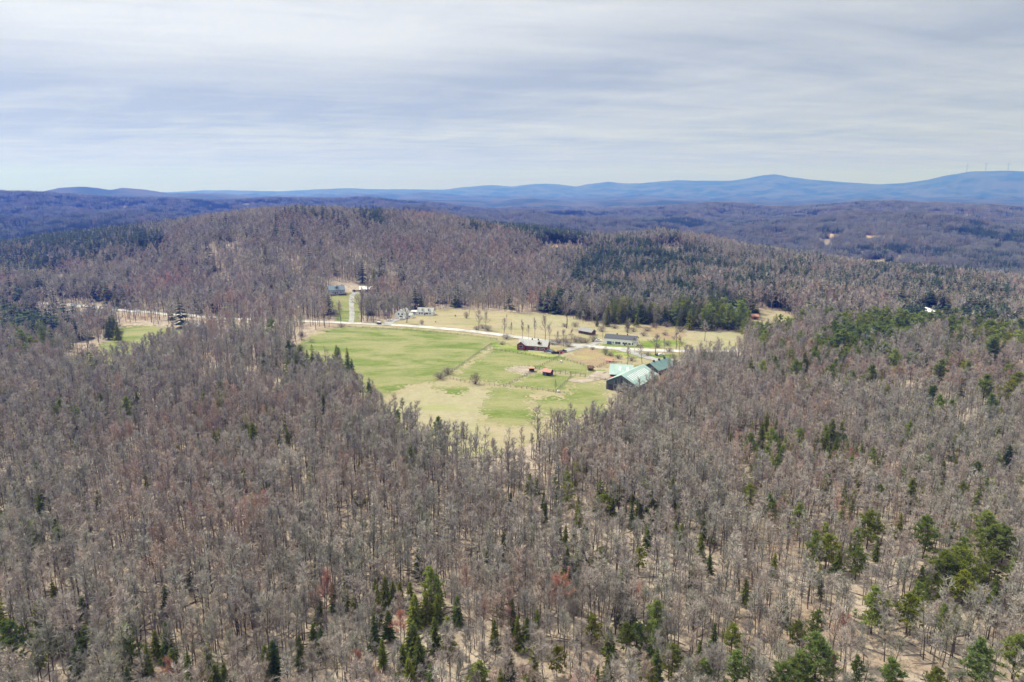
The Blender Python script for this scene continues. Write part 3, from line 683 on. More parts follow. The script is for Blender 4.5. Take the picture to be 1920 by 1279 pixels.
def gable(root, L, W, H, rh, wall, roof, off=(0, 0, 0), rz=0.0, wins=(), doors=(), over=0.5, chim=None, base=1.2, dorm=(), sky=None):
    """a gabled block, ridge along its own x; wins / doors: (face, position, sill, width, height[, material])"""
    ox, oy, oz = off
    def B(name, bx, mat, z=0.0, par=None, label=None):
        return bx.build(name, mat, par or root, (0, 0, 0) if par else (ox, oy, oz), 0 if par else rz, label)
    w = Boxes(); l, m = L / 2, W / 2
    V = [(-l, -m, -base), (l, -m, -base), (l, m, -base), (-l, m, -base), (-l, -m, H), (l, -m, H), (l, m, H), (-l, m, H), (-l, 0, H + rh), (l, 0, H + rh)]
    w.raw(V, [(0, 1, 5, 4), (2, 3, 7, 6), (1, 2, 6, 9, 5), (3, 0, 4, 8, 7), (4, 5, 9, 8), (6, 7, 8, 9)])
    B('wall', w, wall)
    r = Boxes(); s = rh / m; e = over; t = 0.22
    for sg in (-1, 1):
        y0, z0 = sg * (m + e), H - s * e
        a = [(-l - e, y0, z0 + .06), (l + e, y0, z0 + .06), (l + e, 0, H + rh + .06), (-l - e, 0, H + rh + .06)]
        b = [(x, y, z + t) for x, y, z in a]
        f = [(0, 1, 2, 3), (7, 6, 5, 4), (0, 4, 5, 1), (1, 5, 6, 2), (2, 6, 7, 3), (3, 7, 4, 0)]
        r.raw(a + b, f if sg < 0 else [q[::-1] for q in f])
    ro = B('roof', r, roof)
    if chim:
        for cx, cy in chim: B('chimney', Boxes().box(cx - .4, cx + .4, cy - .4, cy + .4, H + rh * .4, H + rh + 1.1), 'grey_stone' if len(chim) < 2 else 'dark_board', par=ro)
    if sky:                                  # roof lights on the slope: (face sign, first, step, count, low, high, width)
        for sg, x0, st, n, f0, f1, ww in sky:
            for i in range(n):
                x = x0 + st * i; ya, yb = sg * m * (1 - f0), sg * m * (1 - f1); za, zb = H + rh * f0 + t + .09, H + rh * f1 + t + .09
                k = Boxes(); q = [(x, ya, za), (x + ww, ya, za), (x + ww, yb, zb), (x, yb, zb)]
                k.raw(q + [(a_, b_, c_ + .08) for a_, b_, c_ in q], [(4, 5, 6, 7), (0, 1, 5, 4), (1, 2, 6, 5), (2, 3, 7, 6), (3, 0, 4, 7)] if sg < 0 else [(7, 6, 5, 4), (4, 5, 1, 0), (5, 6, 2, 1), (6, 7, 3, 2), (7, 4, 0, 3)])
                B('skylight', k, 'white_metal_roof', par=ro)
    for x, wd in dorm:
        d = Boxes(); zb = H + rh * .25; y0 = -m * .78; zt = H + rh * .72
        d.raw([(x - wd / 2, y0, zb), (x + wd / 2, y0, zb), (x + wd / 2, -.1, zb), (x - wd / 2, -.1, zb), (x - wd / 2, y0, zt), (x + wd / 2, y0, zt), (x + wd / 2, -.1, zt), (x - wd / 2, -.1, zt), (x, y0, zt + wd * .45), (x, -.1, zt + wd * .45)],
              [(0, 1, 5, 8, 4), (1, 2, 6, 5), (3, 0, 4, 7), (2, 3, 7, 9, 6)])
        do = B('dormer', d, wall)
        d2 = Boxes(); hh = zt + wd * .45
        d2.raw([(x - wd * .62, y0 - .2, zt - .1), (x, y0 - .2, hh + .1), (x, 0, hh + .1), (x - wd * .62, 0, zt - .1), (x + wd * .62, y0 - .2, zt - .1), (x + wd * .62, 0, zt - .1),
                (x - wd * .62, y0 - .2, zt + .05), (x, y0 - .2, hh + .25), (x, 0, hh + .25), (x - wd * .62, 0, zt + .05), (x + wd * .62, y0 - .2, zt + .05), (x + wd * .62, 0, zt + .05)],
               [(6, 7, 8, 9), (7, 10, 11, 8), (0, 1, 7, 6), (1, 4, 10, 7), (0, 6, 9, 3), (4, 5, 11, 10), (0, 3, 2, 1), (1, 2, 5, 4)])
        d2.build('dormer_roof', roof, do)
        g = Boxes().box(x - wd * .25, x + wd * .25, y0 - .06, y0 + .03, zb + .3, zt); g.build('window', 'window_glass', do)
    def onface(face, p, z, ww, hh, d0, d1):
        if face == 'f': return (p - ww / 2, p + ww / 2, -m - d1, -m - d0, z, z + hh)
        if face == 'b': return (p - ww / 2, p + ww / 2, m + d0, m + d1, z, z + hh)
        if face == 'l': return (-l - d1, -l - d0, p - ww / 2, p + ww / 2, z, z + hh)
        return (l + d0, l + d1, p - ww / 2, p + ww / 2, z, z + hh)
    for q in wins:
        face, p, z, ww, hh = q[:5]
        f = B('window', Boxes().box(*onface(face, p, z - .12, ww + .3, hh + .26, -.05, .06)), q[5] if len(q) > 5 else 'white_paint')
        Boxes().box(*onface(face, p, z, ww, hh, .062, .10)).build('pane', 'window_glass', f)
    for q in doors:
        face, p, ww, hh = q[:4]
        B('door', Boxes().box(*onface(face, p, -.3, ww, hh + .3, -.05, .08)), q[4] if len(q) > 4 else 'dark_board')
    return ro
def front(pl, pr):
    """front bottom corners in the picture -> middle, length, heading of the facade"""
    a = np.array(G(*pl)); b = np.array(G(*pr)); c = (a + b) / 2
    return c, float(np.linalg.norm(b - a)), math.atan2(b[1] - a[1], b[0] - a[0])
def place(pl, pr, W, name, label, cat, fix=None):
    c, L, h = front(pl, pr)
    if fix is not None: h = fix
    n = np.array([-math.sin(h), math.cos(h)]); p = c + n * W / 2
    z = max(z1(*c), z1(*p)) + .05
    CLEAR_DISCS.append((p[0], p[1], max(L, W) * .62 + 2))
    return thing(name, label, cat, (p[0], p[1], z), h), L

# pale blue-grey farmhouse up the drive
rt, L = place((617, 555), (648, 552), 9, 'house', 'grey-blue gabled house above the lawn at the top of the gravel drive', 'house')
gable(rt, L * .94, 8.5, 4.2, 4.0, 'pale_blue_paint', 'blue_grey_roof', wins=[('f', -4, 1, 1.2, 1.4), ('f', 0, 1, 1.4, 1.4), ('f', 3.8, 1, 1.2, 1.4), ('r', 0, 1.2, 1.2, 1.4), ('r', 0, 4.4, 1, 1.1)], doors=[('f', -2, 1.1, 2.2)], chim=[(5.5, .6)], dorm=[(0.0, 3.4)])
Boxes().box(-L * .45, L * .45, -7.2, -4.3, -.6, .25).build('deck', 'fence_wood', rt)
Boxes().box(L * .05, L * .5, -8.4, -8.0, -.9, .5).build('step_wall', 'dark_board', rt)
rt, L = place((675, 549), (698, 549), 8, 'garage', 'low garage with a bright white metal roof beside the blue-grey house', 'garage')
gable(rt, L, 9, 2.6, 2.2, 'brown_board', 'white_metal_roof', doors=[('f', -3, 3, 2.3), ('f', 3, 3, 2.3)], wins=[('r', 0, 1, 1, 1)])
# retaining wall by the drive head
c, L, h = front((663, 547), (678, 547)); rt = thing('retaining_wall', 'low dark retaining wall running from the drive to the white-roofed garage', 'wall', (c[0], c[1], z1(*c)), h)
Boxes().box(-L / 2, L / 2, 0, .5, -.5, 1.3).build('stonework', 'dark_board', rt); Boxes().box(-L / 2 - .1, L / 2 + .1, -.1, .6, 1.3, 1.42).build('coping', 'grey_stone', rt)
# white gable-front house
rt, L = place((741, 597), (759, 598), 11, 'house', 'white gable-fronted house with a dark garage door beside the big bare roadside tree', 'house')
gable(rt, 11, L, 4.6, 3.2, 'white_paint', 'light_shingle', rz=math.pi / 2, wins=[('l', -2.4, 3.2, 1.6, 1.5), ('l', 1.2, 3.2, 1.6, 1.5), ('r', 1, 1, 1.2, 1.2)], doors=[('l', -1.2, 3.0, 2.4)])
gable(rt, 5, 5, 2.6, 1.6, 'white_paint', 'light_shingle', off=(L / 2 + 2.2, 1, 0), wins=[('f', 0, 1, 1.2, 1.2)])
# white cape with dormers
rt, L = place((782, 591), (811, 592), 8, 'house', 'long white house with two dormers in front of the lone dark spruce', 'house')
gable(rt, L, 7.6, 3.0, 3.3, 'white_paint', 'light_shingle', dorm=[(-2.6, 1.8), (3.4, 1.8)], wins=[('f', -5, 1, 1.2, 1.3), ('f', -2.6, 1, 1.2, 1.3), ('f', 2, 1, 2.2, 1.3), ('f', 5, 1, 1.2, 1.3), ('r', 0, 1, 1.2, 1.3), ('r', 0, 3.6, 1, 1)], doors=[('f', 0, 1.1, 2.1)], chim=[(0, .3)])
gable(rt, 6.5, 5, 2.4, 1.0, 'white_paint', 'white_metal_roof', off=(-L / 2 - 3.4, 1, 0), wins=[('f', 0, .9, 2.6, 1.1)])
# red farmhouse
rt, L = place((971, 656), (1026, 660), 9, 'barn_house', 'dark red farmhouse with a grey roof and white deck beside the paddocks', 'house')
gable(rt, L * .97, 8.2, 3.6, 3.2, 'red_board', 'light_shingle', base=2.5, wins=[('f', 2.5, 1, 1.2, 1.3), ('f', 5.6, 1, 1.2, 1.3), ('r', -1.6, 1, 1.2, 1.3), ('r', 1.6, 1, 1.2, 1.3), ('r', 0, 4, 1, 1.1), ('f', 8, 1, 1, 1.2)], doors=[('f', -.5, 1.8, 2.2)], chim=[(3.0, .2), (-1.5, .3)], dorm=[(4.5, 2.2)])
gable(rt, 8, 5.6, 4.0, 2.2, 'red_board', 'light_shingle', base=2.5, off=(-L * .5 + 2.6, -1.6, 0.02), rz=math.pi / 2, wins=[('l', 0, 2.0, 2.6, 1.6, 'pale_grey_paint'), ('l', 0, -.8, 2.2, 1.2, 'pale_grey_paint')])
Boxes().box(-2, L * .42, -7.6, -4.12, -.3, .0).box(-2, L * .42, -7.6, -7.5, .0, .95).build('deck', 'white_paint', rt)
Boxes().box(L * .24, L * .46, -7.3, -4.2, -2.6, -.32).build('foundation', 'grey_stone', rt)
# dark shed behind the road
rt, L = place((1086, 625), (1108, 629), 5, 'shed', 'small dark brown shed with a grey roof behind the roadside thicket', 'shed')
gable(rt, L * 1.1, 5.5, 2.5, 1.9, 'brown_board', 'grey_shingle', doors=[('f', 1.2, 4.2, 2.2), ('f', -3.6, 1, 2)])
# white ranch house
rt, L = place((1133, 645), (1192, 650), 8.5, 'house', 'long white ranch house with a dark roof close beside the road', 'house')
gable(rt, L, 8.6, 4.6, 2.1, 'white_paint', 'dark_shingle', over=.35, wins=[('f', -2.6, .8, 1.9, 1.6), ('f', -.5, .8, 1.9, 1.6), ('f', 2.6, 1, 1.1, 1.4), ('f', 4.8, 1, 1.1, 1.4), ('f', 7.1, .9, 1.8, 1.3), ('f', 9.4, 1, 1.1, 1.4), ('r', 1, 1, 1.2, 1.3), ('f', -5.1, 1, .8, 1.4)],
      doors=[('f', -8, 3.6, 2.4, 'car_blue'), ('f', 3.7, 1, 2.1)], chim=[(-3.4, .5), (4.4, .4)])
# ---- green roofed riding barn
pA = np.array(G(1166, 700, 11.0)); pB = np.array(G(1206, 680, 11.0)); hd = math.atan2(*(pB - pA)[::-1]); Lb = float(np.linalg.norm(pB - pA)) ; c = (pA + pB) / 2
zb = z1(*c) - .2
rt = thing('riding_barn', 'large slate-grey riding barn with a light green roof and rows of white roof lights', 'barn', (c[0], c[1], zb), hd)
CLEAR_DISCS.append((c[0], c[1], Lb * .62 + 2)); BARN = (c, Lb, hd, zb)
Wb = 19.0; nr = -1
gable(rt, Lb, Wb, 5.2, 4.8, 'slate_board', 'green_metal_roof', over=.8, base=3, sky=[(-1, -Lb * .42, Lb * .075, 11, .35, .78, .75)],
      wins=[('l', -6, 1.4, 2.2, 2.2, 'pale_grey_paint'), ('l', -1.5, 1.4, 2.8, 2.2, 'pale_grey_paint'), ('l', 3.5, 1.4, 2.2, 2.2, 'pale_grey_paint'), ('l', -3.4, 4.3, 1.4, 2.8, 'grey_shingle'), ('l', 0, 4.3, 1.6, 4.0, 'grey_shingle'), ('l', 3.4, 4.3, 1.4, 2.8, 'grey_shingle')],
      doors=[('l', 6.6, 3, 3.6)])
Boxes().box(-Lb / 2 - 3.5, -Lb / 2 - .02, -6, 8, -3, -.2).build('foundation', 'grey_stone', rt)
# left wing: one long light green slope facing the paddocks
wA = np.array(G(1146, 682, 8.2)); wB = np.array(G(1186, 684, 8.2)); hw = math.atan2(*(wB - wA)[::-1]); Lw = float(np.linalg.norm(wB - wA)); cw = (wA + wB) / 2 - c
ox_, oy_ = rot2(cw[0], cw[1], -hd)
gable(rt, Lw, 15, 4.2, 4.0, 'brown_board', 'green_metal_roof', off=(ox_, oy_, 0.0), rz=hw - hd, over=.7, base=2.5, sky=[(-1, -1.5, 4.6, 2, .35, .72, 1.2)], wins=[('f', -Lw * .35, 1, 1.5, 1.3, 'red_board'), ('f', -Lw * .15, 1, 1.5, 1.3, 'red_board')], doors=[('f', -Lw * .42, 2, 2.6, 'red_board')])
wl = np.array([-Lw / 2 - .5, -9.8]); wl = np.array(rot2(wl[0], wl[1], hw - hd)) + (ox_, oy_)
Boxes().box(0, 5.5, -1.6, 2, 2.6, 2.8).build('awning', 'red_metal', rt, (wl[0], wl[1], 0), hw - hd)
# dark green stable behind
pA = np.array(G(1219, 681, 7.0)); pB = np.array(G(1252, 671, 7.0)); h2 = math.atan2(*(pB - pA)[::-1]); L2 = float(np.linalg.norm(pB - pA)); c2 = (pA + pB) / 2
rt = thing('stable', 'dark green roofed stable with three roof vents behind the riding barn', 'barn', (c2[0], c2[1], z1(*c2)), h2)
CLEAR_DISCS.append((c2[0], c2[1], L2 * .6 + 2))
gable(rt, L2, 12, 3.6, 3.4, 'slate_board', 'dark_green_roof', over=.7, base=2, wins=[('l', 0, 1, 1.4, 1.4)], doors=[('l', -3, 2.6, 2.6)])
for fx in (-.3, 0, .3): Boxes().box(L2 * fx - .5, L2 * fx + .5, -.5, .5, 6.9, 8.3).build('roof_vent', 'dark_board', rt)
# small animal shelters
rt, L = place((1017.5, 704), (1031.5, 706), 4, 'field_shelter', 'small field shelter with a bright red roof inside the paddock fence', 'shed')
gable(rt, L, 4.2, 2.5, 1.3, 'dark_board', 'red_metal', over=.4, wins=[('f', -1.1, .4, 1.1, 1.4, 'grey_shingle')], doors=[('f', 1.0, 1.6, 2.0, 'black_rubber')])
rt, L = place((993, 698), (1001, 698), 3, 'field_shelter', 'tiny open lean-to with a rusty orange roof at the paddock corner', 'shed')
b = Boxes(); hl = L / 2 + .2
b.box(-hl, hl, 1.4, 1.5, -.3, 2.3).box(-hl, -hl + .1, -1.5, 1.4, -.3, 2.3).box(hl - .1, hl, -1.5, 1.4, -.3, 2.3); b.build('wall', 'dark_board', rt)
Boxes().box(-hl - .4, hl + .4, -1.9, 1.9, 2.32, 2.45).build('roof', 'orange_metal', rt)
rt, L = place((1102, 695), (1110, 696), 3, 'animal_hut', 'small dark brown hut on the bare earth near the barn', 'shed')
gable(rt, L, 2.6, 1.8, .9, 'brown_board', 'brown_board', doors=[('f', 0, 1.0, 1.4, 'black_rubber')])
rt, L = place((1136, 679), (1147, 680), 3, 'chicken_coop', 'low coop with an orange-red roof at the edge of the brown riding field', 'shed')
gable(rt, L, 2.8, 1.2, .9, 'white_paint', 'orange_metal', doors=[('f', .6, .9, 1.0)])
# house below the road on the left
rt, L = place((347, 619), (372, 621), 9, 'house', 'grey shingled house half hidden among bare trees below the road', 'house')
gable(rt, L, 8, 3.2, 3.0, 'pale_grey_paint', 'grey_shingle', wins=[('f', -3, 1, 1.2, 1.3), ('f', 3, 1, 1.2, 1.3)], chim=[(0, .4)])
gable(rt, 8, 6, 3.0, 2.4, 'slate_board', 'light_shingle', off=(L * .18, -2.6, 0.02), rz=math.pi / 2 - .25, wins=[('l', 0, 1, 1.6, 1.3)])
gable(rt, 5, 5, 2.4, 1.4, 'pale_grey_paint', 'light_shingle', off=(L * .5 + 2.6, -1, 0))
CLEAR_DISCS.append((rt.location[0], rt.location[1] - 14, 13))
# pale gable among the evergreens
rt, L = place((1366, 597), (1380, 598), 9, 'house', 'pale blue gabled house peeking between dark evergreens', 'house')
gable(rt, 10, L, 5.4, 3.6, 'pale_grey_paint', 'grey_shingle', rz=math.pi / 2 - .3, wins=[('l', 0, 5.2, 1.6, 1.4), ('l', -1.6, 2, 1.2, 1.3), ('l', 1.6, 2, 1.2, 1.3)])
CLEAR_DISCS.append((rt.location[0] - 3, rt.location[1] - 13, 7))
rt, L = place((1409, 599), (1422, 600), 5, 'outbuilding', 'small salmon-red outbuilding beside the evergreens', 'shed')
gable(rt, L, 5, 2.8, 1.6, 'red_metal', 'orange_metal', doors=[('f', 0, 2.4, 2.1)])
CLEAR_DISCS.append((rt.location[0] - 2, rt.location[1] - 12, 8))
# long white-roofed sheds in the right-hand woods
pA = np.array(G(1736, 575, 5)); pB = np.array(G(1764, 585, 5)); h = math.atan2(*(pB - pA)[::-1]); L = float(np.linalg.norm(pB - pA)); c = (pA + pB) / 2
rt = thing('long_shed', 'narrow white-roofed shed lying aslant in the bare woods above the pine belt', 'shed', (c[0], c[1], z1(*c)), h); CLEAR_DISCS.append((c[0], c[1], L * .5)); CLEAR_DISCS.append((c[0] - 6, c[1] - 16, L * .5))
gable(rt, L, 8, 2.6, 1.7, 'pale_grey_paint', 'white_metal_roof', wins=[('f', 0, 1, 1.5, 1)])
pA = np.array(G(1868, 520, 5)); pB = np.array(G(1894, 521, 5)); c = (pA + pB) / 2; L = float(np.linalg.norm(pB - pA))
rt = thing('long_shed', 'distant long shed with a white roof beyond the dark evergreen line', 'shed', (c[0], c[1], z1(*c)), 0); CLEAR_DISCS.append((c[0], c[1], L * .6)); CLEAR_DISCS.append((c[0] - 10, c[1] - 30, L * .7))
gable(rt, L, 16, 4, 3.4, 'pale_grey_paint', 'white_metal_roof', over=1)
# trailer by the road
rt, L = place((706, 609), (713, 609.5), 2.2, 'trailer', 'boxy dark trailer parked on the verge near the drive', 'trailer')
Boxes().box(-1.7, 1.7, -1, 1, .55, 2.2).build('body', 'brown_board', rt); Boxes().box(-1.8, 1.8, -1.1, 1.1, 2.2, 2.32).build('roof', 'white_metal_roof', rt); Boxes().box(1.7, 3.0, -.08, .08, .5, .62).build('tow_bar', 'black_rubber', rt)
for y in (-1.08, .88): Boxes().cyl((0, y, .35), (0, y + .2, .35), .35).build('wheel', 'black_rubber', rt)

# ------------------------------------------------------------------ vehicles
def car(px, py, name, label, cat, mat, rz, kind='suv', sc=1.0):
    x, y = G(px, py); rt = thing(name, label, cat, (x, y, z1(x, y) + .42), rz); CLEAR_DISCS.append((x, y, 4))
    l, w = 2.3 * sc, .92
    prof_ = {'suv': [(-l, .35), (-l, 1.0), (-l + .15, 1.12), (-l + .45, 1.72), (.35, 1.75), (1.05, 1.12), (l - .1, .98), (l, .6), (l, .35)],
             'sedan': [(-l, .35), (-l, .92), (-l + .7, 1.0), (-l + 1.3, 1.42), (.3, 1.45), (1.05, .98), (l - .1, .85), (l, .55), (l, .35)],
             'pickup': [(-l - .4, .5), (-l - .4, 1.1), (-.5, 1.1), (-.45, 1.8), (.65, 1.82), (1.15, 1.2), (l, 1.1), (l + .1, .7), (l + .1, .5)]}[kind]
    n = len(prof_); V = [(x_, s * w * (1 if z_ < 1.2 else .84), z_) for s in (-1, 1) for x_, z_ in prof_]
    F = [tuple(range(n)), tuple(range(2 * n - 1, n - 1, -1))] + [(i, i + n, (i + 1) % n + n, (i + 1) % n) for i in range(n)]
    Boxes().raw(V, [f[::-1] for f in F]).build('body', mat, rt)
    zt = max(z_ for _, z_ in prof_)
    for s in (-1, 1):
        Boxes().box(-l + .75 if kind != 'pickup' else -.35, .5, s * (w - .06) - .03, s * (w - .06) + .03, 1.15 if kind != 'sedan' else 1.0, zt - .12).build('window', 'window_glass', rt)
        for wx in (-l * .62, l * .62):
            wh = Boxes().cyl((wx, s * (w - .12) - .1, .33), (wx, s * (w - .12) + .12, .33), .34, k=12).build('wheel', 'black_rubber', rt)
            Boxes().cyl((wx, s * (w - .12) - .125, .33), (wx, s * (w - .12) + .135, .33), .18, k=10).build('rim', 'pale_grey_paint', wh)
        Boxes().box(l - .03, l + .04 + (.1 if kind == 'pickup' else 0), s * .65 - .15, s * .65 + .15, .68, .82).build('headlight', 'white_paint', rt)
    return rt
car(731, 603, 'parked_car', 'white car parked on gravel in front of the white gable-fronted house', 'car', 'car_white', .25)
car(754, 599.5, 'parked_car', 'long white car parked between the gable-fronted house and the bare tree', 'car', 'car_white', .35, 'suv', 1.1)
car(664, 547, 'parked_car', 'dark car at the top of the gravel drive near the retaining wall', 'car', 'car_black', 1.4)
car(1123, 641, 'parked_car', 'white car parked beside the long ranch house', 'car', 'car_white', .1)
car(1029, 661, 'parked_car', 'blue car tucked against the corner of the red farmhouse', 'car', 'car_blue', -.3, 'sedan')
car(1040, 663.5, 'parked_car', 'black car standing on the farm drive beside the red tractor', 'car', 'car_black', .1, 'sedan', 1.1)
car(1056, 661, 'pickup_truck', 'black pickup just past the red tractor on the farm drive', 'truck', 'car_black', .1, 'pickup')
car(1240, 668, 'parked_car', 'white car on the grass between the road and the stable', 'car', 'car_white', .2)
car(1232.5, 667, 'parked_car', 'dark car on the grass next to a white car near the stable', 'car', 'car_black', .9, 'sedan')
x, y = G(1048, 664); rt = thing('tractor', 'red tractor with a front loader between two black vehicles', 'tractor', (x, y, z1(x, y) + .4), .2)
Boxes().box(-.4, 1.6, -.45, .45, .9, 1.6).raw(*box_vf(-1.2, -.4, -.6, .6, .8, 1.3)).build('body', 'tractor_red', rt); Boxes().box(-1.2, -.1, -.6, .6, 2.35, 2.5).box(-1.15, -1.05, -.55, -.45, 1.3, 2.35).box(-1.15, -1.05, .45, .55, 1.3, 2.35).box(-.3, -.2, -.55, -.45, 1.3, 2.35).box(-.3, -.2, .45, .55, 1.3, 2.35).build('cab', 'tractor_red', rt)
Boxes().box(2.3, 2.9, -.9, .9, .2, .8).box(.8, 2.3, -.62, -.5, .8, 1.0).box(.8, 2.3, .5, .62, .8, 1.0).build('loader', 'tractor_red', rt)
for wx, r_ in ((-.8, .8), (1.3, .5)):
    for s in (-1, 1): Boxes().cyl((wx, s * .8 - .2, r_), (wx, s * .8 + .2, r_), r_, k=14).build('wheel', 'black_rubber', rt)

# ------------------------------------------------------------------ fences
def fence(label, pts, gap=3.2, group='paddock fences'):
    L = smooth_line(wpoly(pts), 2.0) if len(pts) > 2 else smooth_line(wpoly(pts), 2.0)
    s = np.concatenate([[0], np.cumsum(np.linalg.norm(np.diff(L, axis=0), axis=1))]); n = max(2, min(99, int(s[-1] / gap) + 1))
    q = np.linspace(0, s[-1], n); X = np.interp(q, s, L[:, 0]); Y = np.interp(q, s, L[:, 1]); Z = zf(X, Y)
    rt = thing('fence', label, 'fence', (X[0], Y[0], Z[0]), 0, group)
    pm = None
    for x, y, z in zip(X, Y, Z):
        if pm is None: o = Boxes().box(-.1, .1, -.1, .1, -.4, 1.55).build('post', 'fence_wood', rt); pm = o.data
        else: o = link('post', pm, rt)
        o.location = (x - X[0], y - Y[0], z - Z[0])
    b = Boxes()
    for h in (.6, 1.25):
        for i in range(n - 1):
            d = unit(np.array([X[i + 1] - X[i], Y[i + 1] - Y[i]])); m_ = np.array([-d[1], d[0]]) * .035
            p = np.array([X[i] - X[0], Y[i] - Y[0]]); r_ = np.array([X[i + 1] - X[0], Y[i + 1] - Y[0]]); za, zb_ = Z[i] - Z[0] + h, Z[i + 1] - Z[0] + h
            V = [(*(p - m_), za - .05), (*(r_ - m_), zb_ - .05), (*(r_ + m_), zb_ - .05), (*(p + m_), za - .05), (*(p - m_), za + .05), (*(r_ - m_), zb_ + .05), (*(r_ + m_), zb_ + .05), (*(p + m_), za + .05)]
            b.raw(V, [(0, 3, 2, 1), (4, 5, 6, 7), (0, 1, 5, 4), (1, 2, 6, 5), (2, 3, 7, 6), (3, 0, 4, 7)])
    b.build('rail', 'fence_wood', rt)
fence('grey fence running from the rusty mound down to the two round bushes', [(921, 646), (906, 656), (880, 674), (852, 694), (826, 711)])
fence('grey fence between the bright lawn and the middle pasture', [(912, 654), (950, 660), (1000, 668), (1045, 677)])
fence('grey fence along the bottom of the pasture past the lone round tree', [(838, 708), (865, 716), (905, 722), (960, 727), (1020, 733), (1058, 738)])
fence('grey fence climbing from the bottom fence to the rusty-roofed lean-to', [(944, 725), (958, 719), (980, 708), (1000, 697)])
fence('grey fence running from the lean-to up to the parked tractor', [(1000, 694), (1018, 685), (1035, 677), (1050, 668)])
fence('grey fence beside the red-roofed field shelter, upper of two alongside a lane', [(1003, 692), (1030, 696), (1070, 700), (1098, 705)])
fence('grey fence below the lane, starting at the red-roofed field shelter', [(1032, 700), (1060, 703), (1090, 707), (1118, 711), (1135, 713)])
fence('grey fence along the foot of the brown riding field', [(1052, 673), (1075, 680), (1102, 688), (1120, 690)])
fence('grey fence curving past the coop towards the barn', [(1120, 690), (1133, 683), (1150, 681), (1185, 684)])
fence('grey fence slanting down from the lane to the lone leaning tree', [(1071, 706), (1062, 716), (1048, 729), (1043, 735)])
fence('grey fence between the road and the pasture', [(642, 613), (700, 616), (760, 620), (820, 625), (880, 631), (932, 638)], 6.0)

# ------------------------------------------------------------------ far wind turbines
for i, (px, tip, lab, a0) in enumerate(((1812, 309, 'pale grey wind turbine on the blue mountain crest, the one farthest from the frame edge', 1.57), (1847, 309, 'pale grey wind turbine in the middle of the three on the blue mountain crest', .52), (1889, 308, 'pale grey wind turbine on the blue mountain crest, highest of the three', 1.4))):
    r = ray(px, 324); h = math.hypot(r[0], r[1]); D = 15950.0; x, y = r[0] / h * D, r[1] / h * D; z = z1(x, y)
    rt = thing('wind_turbine', lab, 'wind turbine', (x, y, z - 3), 0, 'wind turbines on the mountain crest'); rt.scale = (1.2, 1.2, 1.2)
    Boxes().cyl((0, 0, -20), (0, 0, 105), 4.2, 2.8, 12).build('tower', 'turbine_white', rt)
    nc = Boxes().box(-3.5, 3.5, -9, 5, 104, 111).build('nacelle', 'turbine_white', rt)
    Boxes().cyl((0, -9, 107.5), (0, -13, 107.5), 3, 1.2, 10).build('hub', 'turbine_white', nc)
    for k in range(3):
        a = a0 + k * 2.0944; d = np.array([math.cos(a), 0, math.sin(a)]); n = np.array([-math.sin(a), 0, math.cos(a)]); c = np.array([0, -11, 107.5])
        V = [c + d * 2 - n * 1.6, c + d * 14 - n * 3.4, c + d * 62 - n * .7, c + d * 62 + n * .7, c + d * 14 + n * 2.0, c + d * 2 + n * 1.6]
        V = V + [v + np.array([0, .9, 0]) for v in V]
        Boxes().raw(V, [(0, 1, 2, 3, 4, 5), (11, 10, 9, 8, 7, 6)] + [(i_, i_ + 6, (i_ + 1) % 6 + 6, (i_ + 1) % 6) for i_ in range(6)]).build('blade', 'turbine_white', rt)

# ------------------------------------------------------------------ small things in the fields
x, y = G(1047, 736); rt = tag(link('wrapped_bale', None, None, (x, y, z1(x, y))), 'small white wrapped bale at the foot of the leaning tree by the fence corner', 'bale')
Boxes().cyl((-.7, 0, .68), (.7, 0, .68), .75, k=16).build('wrap', 'hay_wrap', rt)
x, y = G(1052, 680); rt = tag(link('wrapped_bale', None, None, (x, y, z1(x, y)), 1.2), 'small pale wrapped bale standing in the small upper paddock', 'bale')
Boxes().cyl((-.7, 0, .68), (.7, 0, .68), .75, k=16).build('wrap', 'hay_wrap', rt)

# ------------------------------------------------------------------ trees one can tell apart
TENS = 'zero ten twenty thirty forty fifty sixty seventy eighty ninety'.split(); ONES = 'zero one two three four five six seven eight nine ten eleven twelve thirteen fourteen fifteen sixteen seventeen eighteen nineteen'.split()
def say(n):
    n = int(max(0, min(99, n))); return ONES[n] if n < 20 else TENS[n // 10] + ('-' + ONES[n % 10] if n % 10 else '')
def where(px, py):
    return '%s percent across, %s percent down the photo' % (say(round(100 * px / CW)), say(round(100 * py / CH)))
USED = {}
def uniq(lab, H):
    """a second tree whose label would read the same is told apart by its height"""
    k = lab
    if k in USED: k = ('taller ' if H > USED[lab] else 'shorter ') + lab
    for a, b in (('taller', 'tallest'), ('shorter', 'shortest'), ('tallest', 'fullest'), ('shortest', 'slightest'), ('fullest', 'palest'), ('slightest', 'sparsest')):
        if k in USED: k = k.replace(a, b)
    USED[k] = H
    return k
def put_tree(kind, protos, x, y, H, H0, lab, cat, group, wide=1.0, v=None, buds=False, rz=None):
    v = int(rng.integers(len(protos))) if v is None else v
    s = H / H0
    o = thing(kind, lab, cat, (x, y, z1(x, y)), float(rng.uniform(0, 6.28)) if rz is None else rz, group)
    o.scale = (s * wide, s * wide, s)
    link('trunk', protos[v][0], o); link('crown', protos[v][2] if buds else protos[v][1], o)
    return o
def solve_top(px, ty, H):
    return G(px, ty, H)
E = []          # evergreens seen in the photograph: px, top, base, kind (s spruce, p pale pine, h hemlock), width factor
def ev(kind, wide, *q):
    for a in q: E.append((a[0], a[1], a[2], kind, a[3] if len(a) > 3 else wide))
